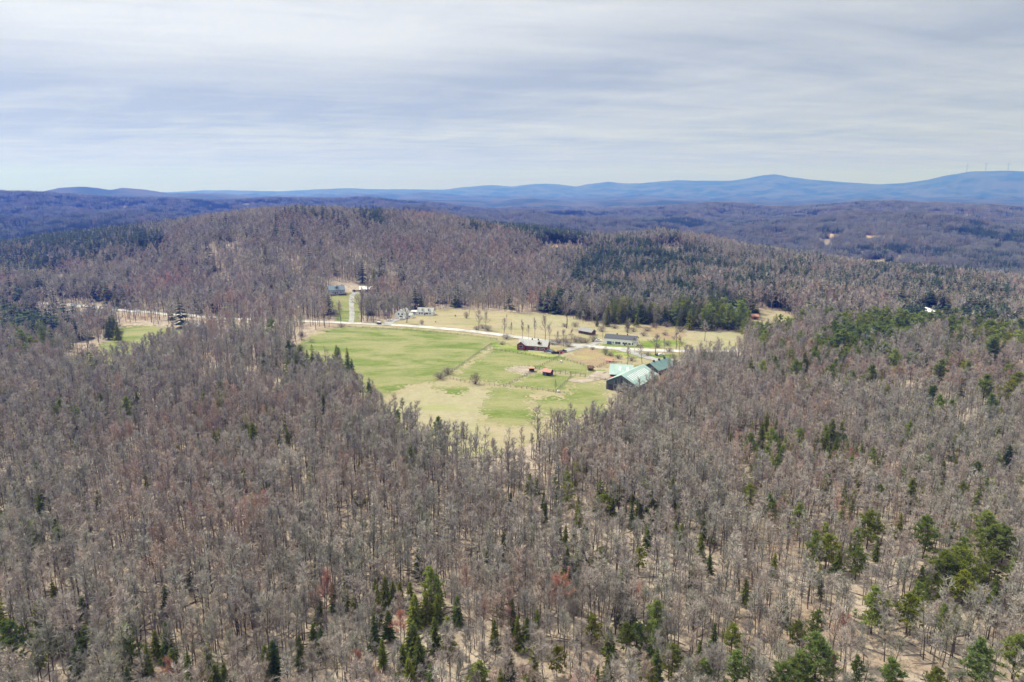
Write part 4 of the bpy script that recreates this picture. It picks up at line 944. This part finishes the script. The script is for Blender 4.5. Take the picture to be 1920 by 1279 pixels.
ev('s', 1.0, (493, 657, 700), (503, 655, 700), (518, 661, 700), (575, 655, 695), (585, 661, 705), (597, 659, 700), (630, 646, 706), (634, 650, 706), (650, 651, 712), (659, 672, 716), (669, 700, 735), (762, 800, 838), (867, 790, 822), (672, 865, 890, .8), (605, 738, 785, .8), (537, 800, 850, .8), (640, 812, 850, .8),
   (187, 736, 800), (255, 735, 780), (8, 728, 778), (335, 648, 700), (179, 798, 842), (136, 825, 860), (438, 655, 690), (429, 712, 745), (472, 790, 852, 1.2), (400, 803, 850), (181, 920, 965), (72, 925, 975), (277, 912, 945),
   (289, 1181, 1240), (272, 1208, 1262), (308, 1096, 1165, 1.3), (320, 1214, 1275), (350, 1220, 1290), (418, 1241, 1310), (400, 1244, 1310), (495, 1208, 1310), (510, 1200, 1300), (237, 1250, 1330), (139, 1211, 1290), (351, 1057, 1110),
   (721, 1079, 1150), (736, 1089, 1155), (749, 1090, 1150), (768, 1090, 1150), (662, 1112, 1175), (623, 1094, 1160), (727, 1144, 1215), (777, 1112, 1190, 1.2), (798, 1109, 1185, 1.1), (820, 1112, 1185), (857, 1115, 1185), (772, 1166, 1255, 1.3), (813, 1156, 1240, 1.2), (839, 1153, 1240, 1.1), (716, 1197, 1270), (754, 1207, 1300), (784, 1192, 1290, 1.1),
   (927, 1161, 1235), (970, 1153, 1235), (988, 1156, 1240, 1.2), (806, 1243, 1330), (765, 1233, 1320), (600, 1176, 1250), (560, 1190, 1270), (586, 1168, 1240),
   (994, 887, 940), (1125, 850, 890), (957, 924, 970), (1020, 918, 960), (1022, 940, 990), (1087, 948, 990), (1115, 930, 975), (1150, 932, 985), (1185, 950, 990, .8), (1077, 980, 1020), (1217, 981, 1040, 1.1), (1268, 977, 1030, 1.2), (1280, 980, 1035, 1.2), (1315, 1000, 1055), (1332, 1038, 1090), (1262, 892, 945), (1262, 915, 965), (1264, 782, 822), (1280, 847, 885), (1370, 812, 850), (1390, 815, 852),
   (1400, 1085, 1130), (1454, 1035, 1090), (1690, 960, 1010), (1573, 1031, 1085), (1554, 887, 945, 1.3), (1586, 906, 950), (1712, 896, 958, 1.2), (1895, 834, 880, 1.1), (1873, 796, 835), (1770, 862, 900), (1795, 850, 880, .8), (1692, 824, 860), (1726, 821, 850, .8),
   (1439, 772, 822), (1430, 790, 838), (1411, 790, 830), (1457, 784, 822), (1371, 812, 845), (1430, 827, 866), (1420, 840, 872), (1398, 834, 868), (1462, 822, 856, 1.3), (1562, 784, 842, 1.1), (1579, 790, 835), (1551, 808, 855), (1539, 825, 864), (1567, 825, 866), (1589, 825, 866), (1607, 834, 870), (1618, 831, 868), (1498, 834, 870), (1610, 893, 930), (1639, 860, 895), (1657, 846, 880),
   (1479, 687, 708), (1489, 650, 684), (1510, 659, 700, 1.2), (1584, 556, 592), (1631, 541, 568), (1708, 562, 580), (1781, 560, 580), (1822, 620, 650), (1791, 639, 662), (204, 593, 640, 1.1), (212, 593, 640, 1.1), (199, 600, 638, 1.1), (218, 604, 642), (790, 551, 582, 1.25), (747, 512, 552), (752, 520, 560), (700, 503, 530), (550, 413, 440), (545, 418, 440), (583, 416, 436), (610, 408, 428), (907, 456, 476), (297, 438, 450),
   (1139, 583, 612), (1158, 570, 600), (1177, 588, 615), (1195, 586, 613), (1210, 580, 608), (1120, 588, 609), (1290, 572, 617, 1.1), (1275, 583, 615), (1308, 580, 618), (1325, 575, 618), (1345, 575, 620), (1360, 580, 622), (1385, 578, 612), (1395, 580, 613), (1405, 580, 612), (1443, 533, 574), (1437, 538, 574), (1395, 530, 572), (1480, 528, 552), (1160, 495, 530), (1110, 462, 485), (1165, 465, 490), (160, 493, 520), (132, 519, 552), (137, 528, 560), (101, 522, 550), (120, 522, 545), (213, 545, 575), (78, 600, 640), (100, 590, 625))
ev('p', 1.15, (745, 769, 815, .8), (821, 782, 832, 1.0), (235, 744, 800, .9), (1501, 945, 1010), (1852, 960, 1030, 1.2), (1870, 985, 1050), (1644, 1101, 1195, 1.15), (1535, 1190, 1320, 1.2), (1500, 1225, 1330), (1470, 1245, 1350), (1382, 1220, 1310), (1636, 685, 735, 1.1), (1617, 705, 740, .8), (1679, 655, 700), (1767, 674, 722, 1.1), (1817, 677, 718), (1864, 636, 682, 1.3), (1851, 702, 752, 1.1), (1862, 740, 782), (1889, 684, 716),
   (1454, 668, 702, .8), (1468, 693, 716, .9), (1707, 790, 830, .9), (1745, 586, 632, 1.3), (1736, 590, 630), (1714, 596, 632), (1699, 596, 636, 1.1), (1682, 594, 640, 1.1), (1665, 600, 642), (1650, 603, 648, 1.1), (1639, 605, 652), (1624, 609, 658), (1612, 618, 662), (1582, 618, 665, 1.2), (1600, 625, 665), (1570, 625, 668), (1787, 592, 632), (1804, 594, 632), (1821, 586, 618), (1860, 583, 632, 1.2), (1867, 631, 676, 1.3), (1899, 600, 640), (1915, 598, 642, 1.2), (1725, 1093, 1150), (1842, 1200, 1300, 1.1), (1675, 1236, 1330), (1912, 1190, 1270), (898, 1240, 1320, 1.3))
ev('h', 1.0, (1633, 960, 1030, 1.1), (1740, 970, 1045), (1555, 1002, 1070, 1.1), (1610, 1028, 1090), (1775, 1037, 1110, 1.3), (1805, 1031, 1110, 1.3), (1811, 1072, 1135, 1.1), (1862, 1031, 1095, 1.2), (1842, 1060, 1110), (1709, 1114, 1190, 1.1), (1535, 1145, 1200, .9), (1498, 1166, 1225), (1262, 1210, 1280, 1.2), (1760, 1255, 1330), (1375, 1172, 1240), (1175, 1170, 1230), (1195, 1170, 1235), (1065, 905, 955, 1.1), (1062, 932, 975), (1132, 928, 985, 1.4), (1200, 1027, 1075), (1130, 1028, 1085, 1.2), (1110, 1155, 1205), (15, 1167, 1240, 1.2), (1911, 700, 770, 1.1), (1898, 715, 775), (1679, 708, 738, .9), (1407, 909, 960), (1045, 1212, 1270), (1889, 990, 1050))
TX, TY, TR = [], [], []            # spots taken
tone = {'s': ('slender dark spruce', 'spruce', 'spruce_tree'), 'p': ('soft yellow-green pine', 'pine', 'pine_tree'), 'h': ('dense rounded hemlock', 'hemlock', 'hemlock_tree')}
PR = {'s': (SPR0, 15.0), 'p': (PIN0[:3] + PIN0[:1], 16.0), 'h': (PIN0[3:], 16.0)}
HEM0 = []
for w_, c_ in PIN0[3:]:
    c2 = c_.copy(); c2.materials.clear(); c2.materials.append(MATS['spruce_needles']); HEM0.append((w_, c2))
PR['h'] = (HEM0, 16.0)
nE = {'s': 0, 'p': 0, 'h': 0}
for px, ty, by, k, wd in E:
    X = G(px, by); d = math.hypot(*X); H = (by - ty) / FPX * d * 1.02
    H = min(max(H, 8.0 if d < 380 else 11.0), 19.0 if k == 'p' else 16.0)
    x, y = G(px, ty, H)
    if px < 1200 and 660 > ty > 640 and px > 480:           # the spruces along the pasture edge stand in the woods before it
        x, y = G(px, ty, H)
    wd *= 1.2 if k != 's' else 1.08; lab = uniq(tone[k][0] + ' standing ' + where(px, (ty + by) / 2), H)
    pr, h0 = PR[k]
    put_tree(tone[k][2], pr, x, y, H, h0, lab, 'tree', {'s': 'dark spruces in the woods', 'p': 'pale green pines in the woods', 'h': 'rounded hemlocks in the woods'}[k], wd * (1.15 if k == 's' else 1.0))
    nE[k] += 1; TX.append(x); TY.append(y); TR.append(2.6 if k == 's' else 3.6)

# bare trees standing in the open beside road, meadow and pasture: px, top, base, width, phrase
B0 = [(896, 583, 619, 1.1, 'bare tree with a bushy foot on the far verge of the road'), (911, 585, 619, .8, 'slim bare tree with a bushy foot beyond the road'), (944, 598, 632, .9, 'bare tree beside the rusty mound at the road'), (958, 605, 634, .7, 'thin bare tree between the rusty mound and the road'),
      (979, 602, 637, .8, 'thin bare roadside tree above the red farmhouse gable'), (1002, 598, 636, .8, 'upright bare roadside tree behind the red farmhouse'), (1021, 594, 638, 1.2, 'wide bare roadside tree behind the red farmhouse roof end'), (1061, 560, 616, 1.2, 'tall forked bare tree alone in the dry field'), (991, 610, 637, .7, 'small bare tree behind the farmhouse chimney'),
      (1045, 622, 648, .9, 'low bare tree in the thicket before the dark shed'), (1056, 618, 650, 1.0, 'bare tree in the roadside thicket near the driveway mouth'), (1072, 618, 644, 1.2, 'leaning bushy tree in the roadside thicket'), (1030, 612, 640, .8, 'slim bare tree at the start of the roadside thicket'),
      (1131, 590, 634, .7, 'thin dark bare tree at the corner of the ranch house'), (1190, 632, 662, 1.2, 'bushy bare tree at the road in front of the ranch house'), (1229, 628, 664, 1.5, 'wide bare apple tree on the lawn past the ranch house'), (1268, 622, 656, 1.5, 'spreading bare tree on the green lawn by the road'), (1273, 632, 666, 1.1, 'leaning bare tree between road and stable'), (1245, 636, 662, .7, 'thin bare tree at the road near the parked cars'),
      (1176, 648, 684, 1.0, 'bare tree in front of the riding field behind the barn roof'), (1204, 648, 682, 1.1, 'bare tree rising behind the light green roof'), (762, 568, 606, 1.5, 'big bare maple between the two white houses'), (677, 548, 604, 1.3, 'tall bare tree on the grass beside the gravel drive'), (1041, 712, 738, .7, 'leaning bare tree beside the white bale'),
      (700, 556, 604, 1.0, 'bare tree on the verge right of the gravel drive'), (690, 560, 603, .9, 'slim bare tree beside the gravel drive in front of the garage'), (1176, 600, 625, 1.2, 'small round bare tree behind the ranch house roof'), (1320, 604, 640, 1.2, 'reddish bare tree at the edge of the dry field'), (1093, 584, 607, .9, 'crooked bare tree on the meadow edge'),
      (880, 560, 590, .9, 'bare tree on the back edge of the meadow'), (1230, 585, 618, 1.1, 'pale bare tree before the evergreen row'), (950, 590, 603, .6, 'small bare tree along the meadow ditch')]
nB = 0
for px, ty, by, wd, ph in B0:
    x, y = G(px, by); H = (by - ty) / FPX * math.hypot(x, y) * 1.03
    put_tree('bare_tree', BARE0, x, y, H, 18.0, ph, 'tree', 'bare trees beside the road and fields', wd * 1.15, v=int(rng.choice([1, 2, 4, 5]))); nB += 1
SB = [(826, 697, 711, 1.35, 'wider of two round bare bushes at the bend of the pasture fence'), (840, 688, 702, 1.25, 'round bare bush just uphill of its larger neighbour on the pasture fence'), (891, 698, 721, .65, 'lone narrow bare bush on the bottom pasture fence'), (894, 611, 619, 1.3, 'low brushy shrub under a bare tree at the road'), (915, 610, 620, 1.2, 'low brushy shrub beside the road next to a thin tree'),
      (949, 626, 636, 1.2, 'dense brush on the rusty mound'), (1080, 630, 642, 1.3, 'grey-green brush below the dark shed'), (1090, 632, 642, 1.2, 'rounded brush at the foot of the dark shed'), (1112, 628, 641, 1.0, 'bush between shed and ranch house'), (1066, 640, 650, 1.2, 'dark brush where the drive meets the road'), (1111, 650, 656, 1.2, 'small dark bush on the corner of the riding field'),
      (1135, 650, 666, .5, 'narrow dark columnar bush on the riding field corner'), (1145, 660, 668, 1.1, 'round brown bush next to the columnar bush'), (1213, 613, 621, 1.5, 'large dark round bush behind the ranch house garden'), (1207, 622, 630, 1.4, 'low brown bush beside the ranch house end'), (1188, 614, 622, 1.3, 'pale brush above the ranch house roof'), (1247, 622, 629, 1.3, 'brown bush in the dry garden'), (1252, 640, 648, 1.2, 'dark low bush on the lawn'),
      (1176, 612, 624, .7, 'small yellow-green evergreen bush behind the ranch house'), (791, 599, 609, .6, 'small shrub on the verge before the long white house'), (854, 590, 594, .6, 'tiny dark shrub in the meadow'), (874, 585, 597, .6, 'thin shrub in the meadow'), (817, 602, 605, .7, 'lower tiny shrub on the meadow slope'), (728, 592, 600, .9, 'dark conical shrub left of the white gable-fronted house'), (942, 641, 647, 1.5, 'rust-coloured scrub heap at the pasture corner'),
      (723, 585, 592, 1.8, 'dark rounded hedge clump beside the white gable-fronted house'), (1300, 655, 668, 1.6, 'brown thicket at the end of the visible road'), (1215, 660, 668, 1.2, 'low thicket between the road and the stable drive'), (1262, 664, 672, 1.4, 'dark thicket above the stable roof'), (233, 640, 652, 1.5, 'grey bush in the corner of the small hidden field'), (1285, 664, 676, 1.5, 'grey thicket past the stable')]
SB += [(1036, 636, 646, 1.3, 'tangled brush just past the farmhouse on the near verge'), (1050, 634, 645, 1.5, 'grey tangled brush at the start of the roadside thicket'), (1062, 632, 643, 1.4, 'pale tangled brush in the middle of the roadside thicket'), (1098, 634, 643, 1.3, 'grey brush between two rounded bushes below the shed'), (1058, 606, 613, 1.2, 'low brown brush in the dry field near the tall forked tree'),
   (1078, 604, 612, 1.3, 'brown brush on the slope above the dark shed'), (1128, 612, 622, 1.2, 'brown brush behind the corner of the ranch house'), (1152, 608, 616, 1.5, 'pale scrub between ranch house and evergreens'), (1226, 606, 614, 1.6, 'brown scrub under the evergreen row'), (1250, 604, 613, 1.5, 'tawny scrub on the dry knoll'), (1275, 612, 622, 1.4, 'grey scrub on the edge of the dry knoll'), (1232, 644, 652, 1.3, 'brush by the green lawn near the road'),
   (1184, 668, 677, 1.4, 'brush between riding field and barn drive'), (1160, 664, 673, 1.2, 'thin brush on the riding field edge'), (905, 608, 616, 1.4, 'brush joining two roadside trees'), (1255, 652, 660, 1.4, 'brush near the parked white car'), (640, 607, 614, 1.6, 'dark log heap on the pasture corner by the road'), (566, 622, 630, 1.4, 'dark brush on the left tip of the pasture')]
SH = [shrub(71 + i, 3.0, 4.0, 520, .09, 1.0) for i in range(3)]; SH = [(b.mesh('stem', ['conifer_bark']), s.mesh('foliage', ['shrub_twigs'])) for b, s in SH]
for px, ty, by, wd, ph in SB:
    x, y = G(px, by); H = (by - ty) / FPX * math.hypot(x, y) * 1.05
    o = thing('shrub', ph, 'bush', (x, y, z1(x, y)), float(rng.uniform(0, 6)), 'bushes along road and fields'); s = H / 4.0; o.scale = (s * wd, s * wd, s)
    b, f = SH[int(rng.integers(3))]; link('stem', b, o); link('foliage', f, o)

# ------------------------------------------------------------------ the woods: every spot first, then the largest as trees of their own
def scatter(d0, d1, spacing):
    n = int((d1 * d1 - d0 * d0) * PHI / spacing ** 2)
    d = np.sqrt(rng.uniform(d0 * d0, d1 * d1, n)); p = rng.uniform(-PHI, PHI, n)
    return d * np.sin(p), d * np.cos(p)
def thin(x, y, r):
    """drop spots closer than r to an earlier one (grid test)"""
    c = np.floor(np.stack([x, y], 1) / r).astype(int); _, k = np.unique(c, axis=0, return_index=True); k.sort(); return x[k], y[k]
NEAR_END = 1450.0
x, y = scatter(96, NEAR_END, 3.05); ex, ey = scatter(96, 440, 3.5); x, y = thin(np.concatenate([x, ex]), np.concatenate([y, ey]), 2.3)
m = ~blocked(x, y); x, y = x[m], y[m]
# thinner stands and small glades
gl = wnoise(x, y, 34.0, 1.3) + 0.5 * wnoise(x, y, 11.0, 4.1)
m = rng.random(len(x)) < np.clip(0.90 - 0.62 * sstep(0.30, 0.85, gl) - 0.10 * sstep(60, -120, x), 0, 1)
x, y = x[m], y[m]
for poly, keep_ in (([(200, 583), (425, 600), (425, 628), (345, 632), (225, 614), (195, 600)], .2), ([(425, 600), (640, 607), (600, 620), (560, 650), (480, 665), (400, 640)], .3), ([(60, 567), (200, 583), (195, 620), (60, 610)], .6)):
    m = ~inpoly(x, y, wpoly(poly)) | (rng.random(len(x)) < keep_); x, y = x[m], y[m]
z = zf(x, y); px, py, dep = project(x, y, z + 9)
inv = (px > -160) & (px < CW + 160) & (py < CH + 150) & visible(x, y, z, 20)
x, y, z, px, py = x[inv], y[inv], z[inv], px[inv], py[inv]
tx, ty_, tr = np.array(TX), np.array(TY), np.array(TR)
keep = np.ones(len(x), bool)
for a, b_, r_ in zip(tx, ty_, tr):
    D0 = math.hypot(a, b_); ux, uy = a / D0, b_ / D0; al = (a - x) * ux + (b_ - y) * uy; ac = (x - a) * uy - (y - b_) * ux
    keep &= ((x - a) ** 2 + (y - b_) ** 2 > r_ * r_) & ~((al > 0) & (al < 17) & (np.abs(ac) < r_ * (1.0 - .03 * al)) & (rng.random(len(x)) < .85))   # conifers stand at small gaps
x, y, z, px, py = x[keep], y[keep], z[keep], px[keep], py[keep]
d = np.hypot(x, y)
share = ever_share(px, py); clump = np.clip(1.1 + 1.9 * wnoise(x, y, 13.0, 2.2), 0.08, 3.0)
ever = rng.random(len(x)) < np.where(share > .5, share, share * clump)
print('near spots', len(x), 'evergreen', ever.sum(), 'explicit', nE, nB)
Hb = np.clip(rng.normal(14.6, 2.9, len(x)), 7.5, 21) * (1 - 0.14 * wnoise(x, y, 60.0, .7)); He = np.clip(rng.normal(15.0, 2.6, len(x)), 8, 21) + 3.6 * sstep(350, 700, d)
pinef = ever & (rng.random(len(x)) < np.where(px > 1350, .33, .10))
low_ = (1 + .05 * sstep(1150, 600, px)) * (1 - .20 * sstep(450, 290, d)) * (1 - .14 * sstep(1150, 1450, px) * sstep(620, 520, d)); Hb = Hb * low_; He = He * low_ * (1 - .22 * sstep(420, 280, d))
inframe = (px > 0) & (px < CW) & (py > 0) & (py < CH)
def pick(mask, n):
    k = np.nonzero(mask & inframe)[0]; return k[np.argsort(d[k])][:n]
single = np.zeros(len(x), bool)
kb = pick(~ever, 300 - nB)
desc = ['tall grey bare tree', 'slim bare tree with rising limbs', 'wide-crowned bare tree', 'narrow pole-like bare tree', 'leafless tree with a fine twig crown', 'broad spreading bare tree', 'straight grey-brown bare tree', 'open high-crowned bare tree']
order = kb[np.argsort(px[kb])]
for i in order:
    v = int(rng.choice([0, 3, 6, 1, 4, 7] if px[i] < 1100 else [1, 2, 4, 5, 5, 7, 0])); bud = rng.random() < 0.035
    lab = ('red-budding tree' if bud else desc[v]) + ' ' + where(px[i], py[i])
    put_tree('bare_tree', BARE0, x[i], y[i], Hb[i], 18.0, uniq(lab, Hb[i]), 'tree', 'bare trees in the near woods', float(rng.uniform(.8, 1.15) if px[i] < 1100 else rng.uniform(.9, 1.25)), v=v, buds=bud)
single[kb] = True
ks = pick(ever & ~pinef, 290 - nE['s'] - nE['h'])
for i in ks:
    put_tree('spruce_tree', SPR0, x[i], y[i], He[i], 15.0, uniq('small dark spruce ' + where(px[i], py[i]), He[i]), 'tree', 'dark spruces in the woods', float(rng.uniform(1.0, 1.4)))
kp = pick(pinef, 110)
for i in kp:
    put_tree('pine_tree', PR['p'][0], x[i], y[i], He[i] + 1.5, 16.0, uniq('bushy green pine ' + where(px[i], py[i]), He[i]), 'tree', 'pale green pines in the woods', float(rng.uniform(.8, 1.2)))
single[ks] = True; single[kp] = True

# coarser shapes for the rest
def lod_meshes():
    out = {'bare': [], 'ever': []}
    for k in range(5):
        s = Soup(); bare_tree(111 + k, 18.0, 1, (.85, 1.0, 1.2, .75, 1.3)[k], (.52, .42, .32, .56, .3)[k], s, s, 1); out['bare'].append(s.mesh('bare_mid', ['bare_wood', 'bare_twigs']))
    for k in range(4):
        s = Soup(); bare_tree(131 + k, 18.0, 2, (1.0, 1.15, .9, 1.3)[k], (.36, .32, .42, .3)[k], s, s, 1); out['bare'].append(s.mesh('bare_small', ['bare_wood', 'bare_twigs']))
    for k in range(3):                                        # clumps for the hills beyond: several small trees in an 18 m patch
        s = Soup(); r_ = np.random.default_rng(200 + k)
        for j in range(11):
            w = Soup(); bare_tree(300 + k * 20 + j, 15.0 * r_.uniform(.8, 1.15), 2, 1.25, .3, w, w, 1)
            V = np.concatenate(w.V); F = np.concatenate(w.F); M = np.concatenate(w.M); sel = (r_.random(len(F)) < .55) | (M == 0)
            F, M = F[sel], M[sel]; V = V * (1.0, 1.0, 1.0) + (r_.uniform(-9, 9), r_.uniform(-9, 9), 0)
            s.V.append(V.astype(np.float32)); s.F.append(F + s.n); s.M.append(M); s.n += len(V)
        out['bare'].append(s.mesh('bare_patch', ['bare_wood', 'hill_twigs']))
    for k in range(3):
        s = Soup(); spruce(411 + k, 15.0, 1, (.17, .2, .15)[k], s, s, .25, 1); out['ever'].append(s.mesh('spruce_mid', ['conifer_bark', 'spruce_needles']))
    for k in range(2):
        s = Soup(); pine(421 + k, 15.0, 1, (.23, .27)[k], s, s, 1); out['ever'].append(s.mesh('pine_mid', ['conifer_bark', 'pine_needles']))
    for k in range(2):
        s = Soup(); spruce(431 + k, 15.0, 2, (.23, .28)[k], s, s, .25, 1); out['ever'].append(s.mesh('spruce_small', ['conifer_bark', 'dark_needles']))
    for k in range(2):
        s = Soup(); r_ = np.random.default_rng(500 + k)
        for j in range(11):
            w = Soup(); spruce(600 + k * 20 + j, 14.0 * r_.uniform(.65, 1.2), 2, .24, w, w, .25, 1)
            V = np.concatenate(w.V) + (r_.uniform(-9, 9), r_.uniform(-9, 9), 0)
            s.V.append(V.astype(np.float32)); s.F.append(np.concatenate(w.F) + s.n); s.M.append(np.concatenate(w.M)); s.n += len(V)
        out['ever'].append(s.mesh('spruce_patch', ['conifer_bark', 'dark_needles']))
    return out
LOD = lod_meshes()

# hills beyond: patches of trees whose spacing grows with distance
def far_spots():
    X, Y, Sc = [], [], []
    e = np.geomspace(NEAR_END, 5200, 26)
    for a, b in zip(e[:-1], e[1:]):
        c = max(15.0, 0.5 * (a + b) / 150.0); fx, fy = scatter(a, b, c * .78)
        X.append(fx); Y.append(fy); Sc.append(np.full(len(fx), c / 15.0))
    return np.concatenate(X), np.concatenate(Y), np.concatenate(Sc)
fx, fy, fs = far_spots(); fz = zf(fx, fy)
m = visible(fx, fy, fz, 18) & ~blocked(fx, fy); fx, fy, fz, fs = fx[m], fy[m], fz[m], fs[m]
fpx, fpy, _ = project(fx, fy, fz + 7); fd = np.hypot(fx, fy)
sh = np.clip(0.17 + 0.78 * sstep(.10, .55, wnoise(fx, fy, 190.0, 3.1) * .8 + .45 * wnoise(fx, fy, 60.0, .4) + .45 * wnoise(fx, fy, 23.0, 5.1) + rng.normal(0, .12, len(fx))), 0, .95)
sh = np.where((fpx < 700) & (fpy < 470), np.clip(sh * 1.3 + .18, 0, .95), sh); sh = np.where((fpx < 260) & (fpy > 405), np.maximum(sh, .72), sh); sh = np.maximum(sh, ever_share(fpx, fpy))
fe = rng.random(len(fx)) < sh
print('far spots', len(fx), fe.sum())

def instancer(name, label, cat, meshes, X, Y, Z, RZ, SC, IDX):
    col = bpy.data.collections.new(name + '_shapes')
    for k, me in enumerate(meshes):
        o = bpy.data.objects.new('%s_%02d' % (name, k), me); col.objects.link(o)
    me = bpy.data.meshes.new(name); n = len(X); me.vertices.add(n)
    me.vertices.foreach_set('co', np.stack([X, Y, Z], 1).astype(np.float32).ravel())
    for nm, ty, dat, key in (('rz', 'FLOAT', RZ, 'value'), ('idx', 'INT', IDX, 'value'), ('scl', 'FLOAT_VECTOR', SC, 'vector')):
        a = me.attributes.new(nm, ty, 'POINT'); a.data.foreach_set(key, np.asarray(dat, np.int32 if ty == 'INT' else np.float32).ravel())
    me.update()
    ng = bpy.data.node_groups.new(name, 'GeometryNodeTree')
    ng.interface.new_socket('Geometry', in_out='INPUT', socket_type='NodeSocketGeometry'); ng.interface.new_socket('Geometry', in_out='OUTPUT', socket_type='NodeSocketGeometry')
    gi = ng.nodes.new('NodeGroupInput'); go = ng.nodes.new('NodeGroupOutput')
    ci = ng.nodes.new('GeometryNodeCollectionInfo'); ci.inputs['Collection'].default_value = col; ci.inputs['Separate Children'].default_value = True; ci.inputs['Reset Children'].default_value = True
    ip = ng.nodes.new('GeometryNodeInstanceOnPoints'); ip.inputs['Pick Instance'].default_value = True
    def attr(nm, ty):
        a = ng.nodes.new('GeometryNodeInputNamedAttribute'); a.data_type = ty; a.inputs[0].default_value = nm; return a.outputs[0]
    cx = ng.nodes.new('ShaderNodeCombineXYZ'); ng.links.new(attr('rz', 'FLOAT'), cx.inputs[2])
    er = ng.nodes.new('FunctionNodeEulerToRotation'); ng.links.new(cx.outputs[0], er.inputs[0])
    ng.links.new(gi.outputs[0], ip.inputs['Points']); ng.links.new(ci.outputs[0], ip.inputs['Instance'])
    ng.links.new(attr('idx', 'INT'), ip.inputs['Instance Index']); ng.links.new(er.outputs[0], ip.inputs['Rotation']); ng.links.new(attr('scl', 'FLOAT_VECTOR'), ip.inputs['Scale'])
    ng.links.new(ip.outputs[0], go.inputs[0])
    o = link(name, me); md = o.modifiers.new('trees', 'NODES'); md.node_group = ng
    return tag(o, label, cat, None, 'stuff')
r = ~single
def pack(sel_near, Hn, H0, mids, smalls, fsel, patches, pineset=None):
    xs, ys, zs = x[sel_near], y[sel_near], z[sel_near]; dd = d[sel_near]; n = len(xs); s = Hn[sel_near] / H0
    idx = np.where(dd < 620, rng.choice(mids, n), rng.choice(smalls, n))
    if pineset is None: idx = np.where((dd < 620) & (px[sel_near] < 1100) & (rng.random(n) < .55), rng.choice([0, 1, 1, 3], n), idx)
    if pineset is not None: idx = np.where(pinef[sel_near] & (dd < 620), rng.choice(pineset, n), idx)
    w = s * rng.uniform(.9, 1.25, n) * (1.3 if pineset is not None else 1.0)
    if pineset is None: w = w * (1 - .08 * sstep(1250, 950, px[sel_near]) * sstep(800, 500, dd))
    sc = np.stack([w, w, s], 1)
    k = fsel.sum(); f = fs[fsel]; hz = rng.uniform(.85, 1.15, k)
    sc2 = np.stack([f, f, hz * (1 + .10 * (f - 1))], 1)
    return (np.concatenate([xs, fx[fsel]]), np.concatenate([ys, fy[fsel]]), np.concatenate([zs, fz[fsel]]), rng.uniform(0, 6.28, n + k), np.concatenate([sc, sc2]), np.concatenate([idx, rng.choice(patches, k)]))
sx, sy = scatter(120, 520, 5.2); m_ = ~blocked(sx, sy); sx, sy = sx[m_], sy[m_]; ns_ = len(sx)
extra = (sx, sy, zf(sx, sy), rng.uniform(0, 6.28, ns_)); q_ = rng.uniform(.12, .42, ns_); extra = extra + (np.stack([q_ * 1.5, q_ * 1.5, q_], 1), rng.choice([0, 1, 2, 3, 4], ns_))
instancer('bare_woodland', 'leafless grey-brown woods covering the flat land and all the hills', 'woodland', LOD['bare'], *[np.concatenate(q) for q in zip(pack(r & ~ever, Hb, 18.0, [0, 1, 2, 3, 4], [5, 6, 7, 8], ~fe, [9, 10, 11]), extra)])
instancer('evergreen_woodland', 'scattered and massed dark evergreens among the bare woods and far hills', 'woodland', LOD['ever'], *pack(r & ever, He, 15.0, [0, 1, 2], [5, 6], fe, [7, 8], [3, 4]))

# dead branches and fallen poles on the ground of the near woods
bx_, by_ = scatter(110, 360, 4.2); m_ = ~blocked(bx_, by_); bx_, by_ = bx_[m_], by_[m_]; nb_ = len(bx_)
ba_ = rng.uniform(0, 6.28, nb_); fb = Soup(); fb.slivers(np.stack([bx_, by_, zf(bx_, by_) + .22], 1), np.stack([np.cos(ba_) * .995, np.sin(ba_) * .995, rng.uniform(-.01, .08, nb_)], 1), rng.uniform(2, 8, nb_), rng.uniform(.16, .42, nb_), rng, 0)
fb2 = Soup(); V_ = np.concatenate(fb.V); V2 = V_ + (0, 0, -.2); n_ = len(V_); t_ = np.arange(n_).reshape(-1, 3)
fb2.V = [V_, V2]; fb2.F = [t_, t_[:, ::-1] + n_, np.stack([t_[:, 0], t_[:, 2], t_[:, 2] + n_], 1), np.stack([t_[:, 0], t_[:, 2] + n_, t_[:, 0] + n_], 1), np.stack([t_[:, 1], t_[:, 1] + n_, t_[:, 2] + n_], 1), np.stack([t_[:, 1], t_[:, 2] + n_, t_[:, 2]], 1)]
fb2.M = [np.zeros(len(f), np.int32) for f in fb2.F]; tag(link('fallen_branches', fb2.mesh('fallen_branches', ['bare_wood'])), 'dead branches and fallen poles lying on the tan forest floor', 'deadwood', None, 'stuff')

# ------------------------------------------------------------------ air
def build_haze(density=1.75e-4, col=(0.06, 0.165, 1.0)):
    V, F = box_vf(-22000, 22000, -3000, 19500, ZLOW - 1.0, ZTOP + 20.0)
    m = bpy.data.materials.new('air'); m.use_nodes = True; t = m.node_tree; t.nodes.clear()
    v = t.nodes.new('ShaderNodeVolumePrincipled'); o = t.nodes.new('ShaderNodeOutputMaterial'); t.links.new(v.outputs[0], o.inputs['Volume'])
    v.inputs['Density'].default_value = density; v.inputs['Color'].default_value = (*col, 1); v.inputs['Absorption Color'].default_value = (1, 1, 1, 1); v.inputs['Anisotropy'].default_value = 0.3
    MATS['air'] = m
    me = bpy.data.meshes.new('haze'); me.from_pydata(V.tolist(), [], [tuple(f) for f in F]); me.materials.append(m)
    tag(link('haze', me), 'thin blue air between the camera and the far hills', 'haze', None, 'stuff')
build_haze()
print('done', len(bpy.data.objects))
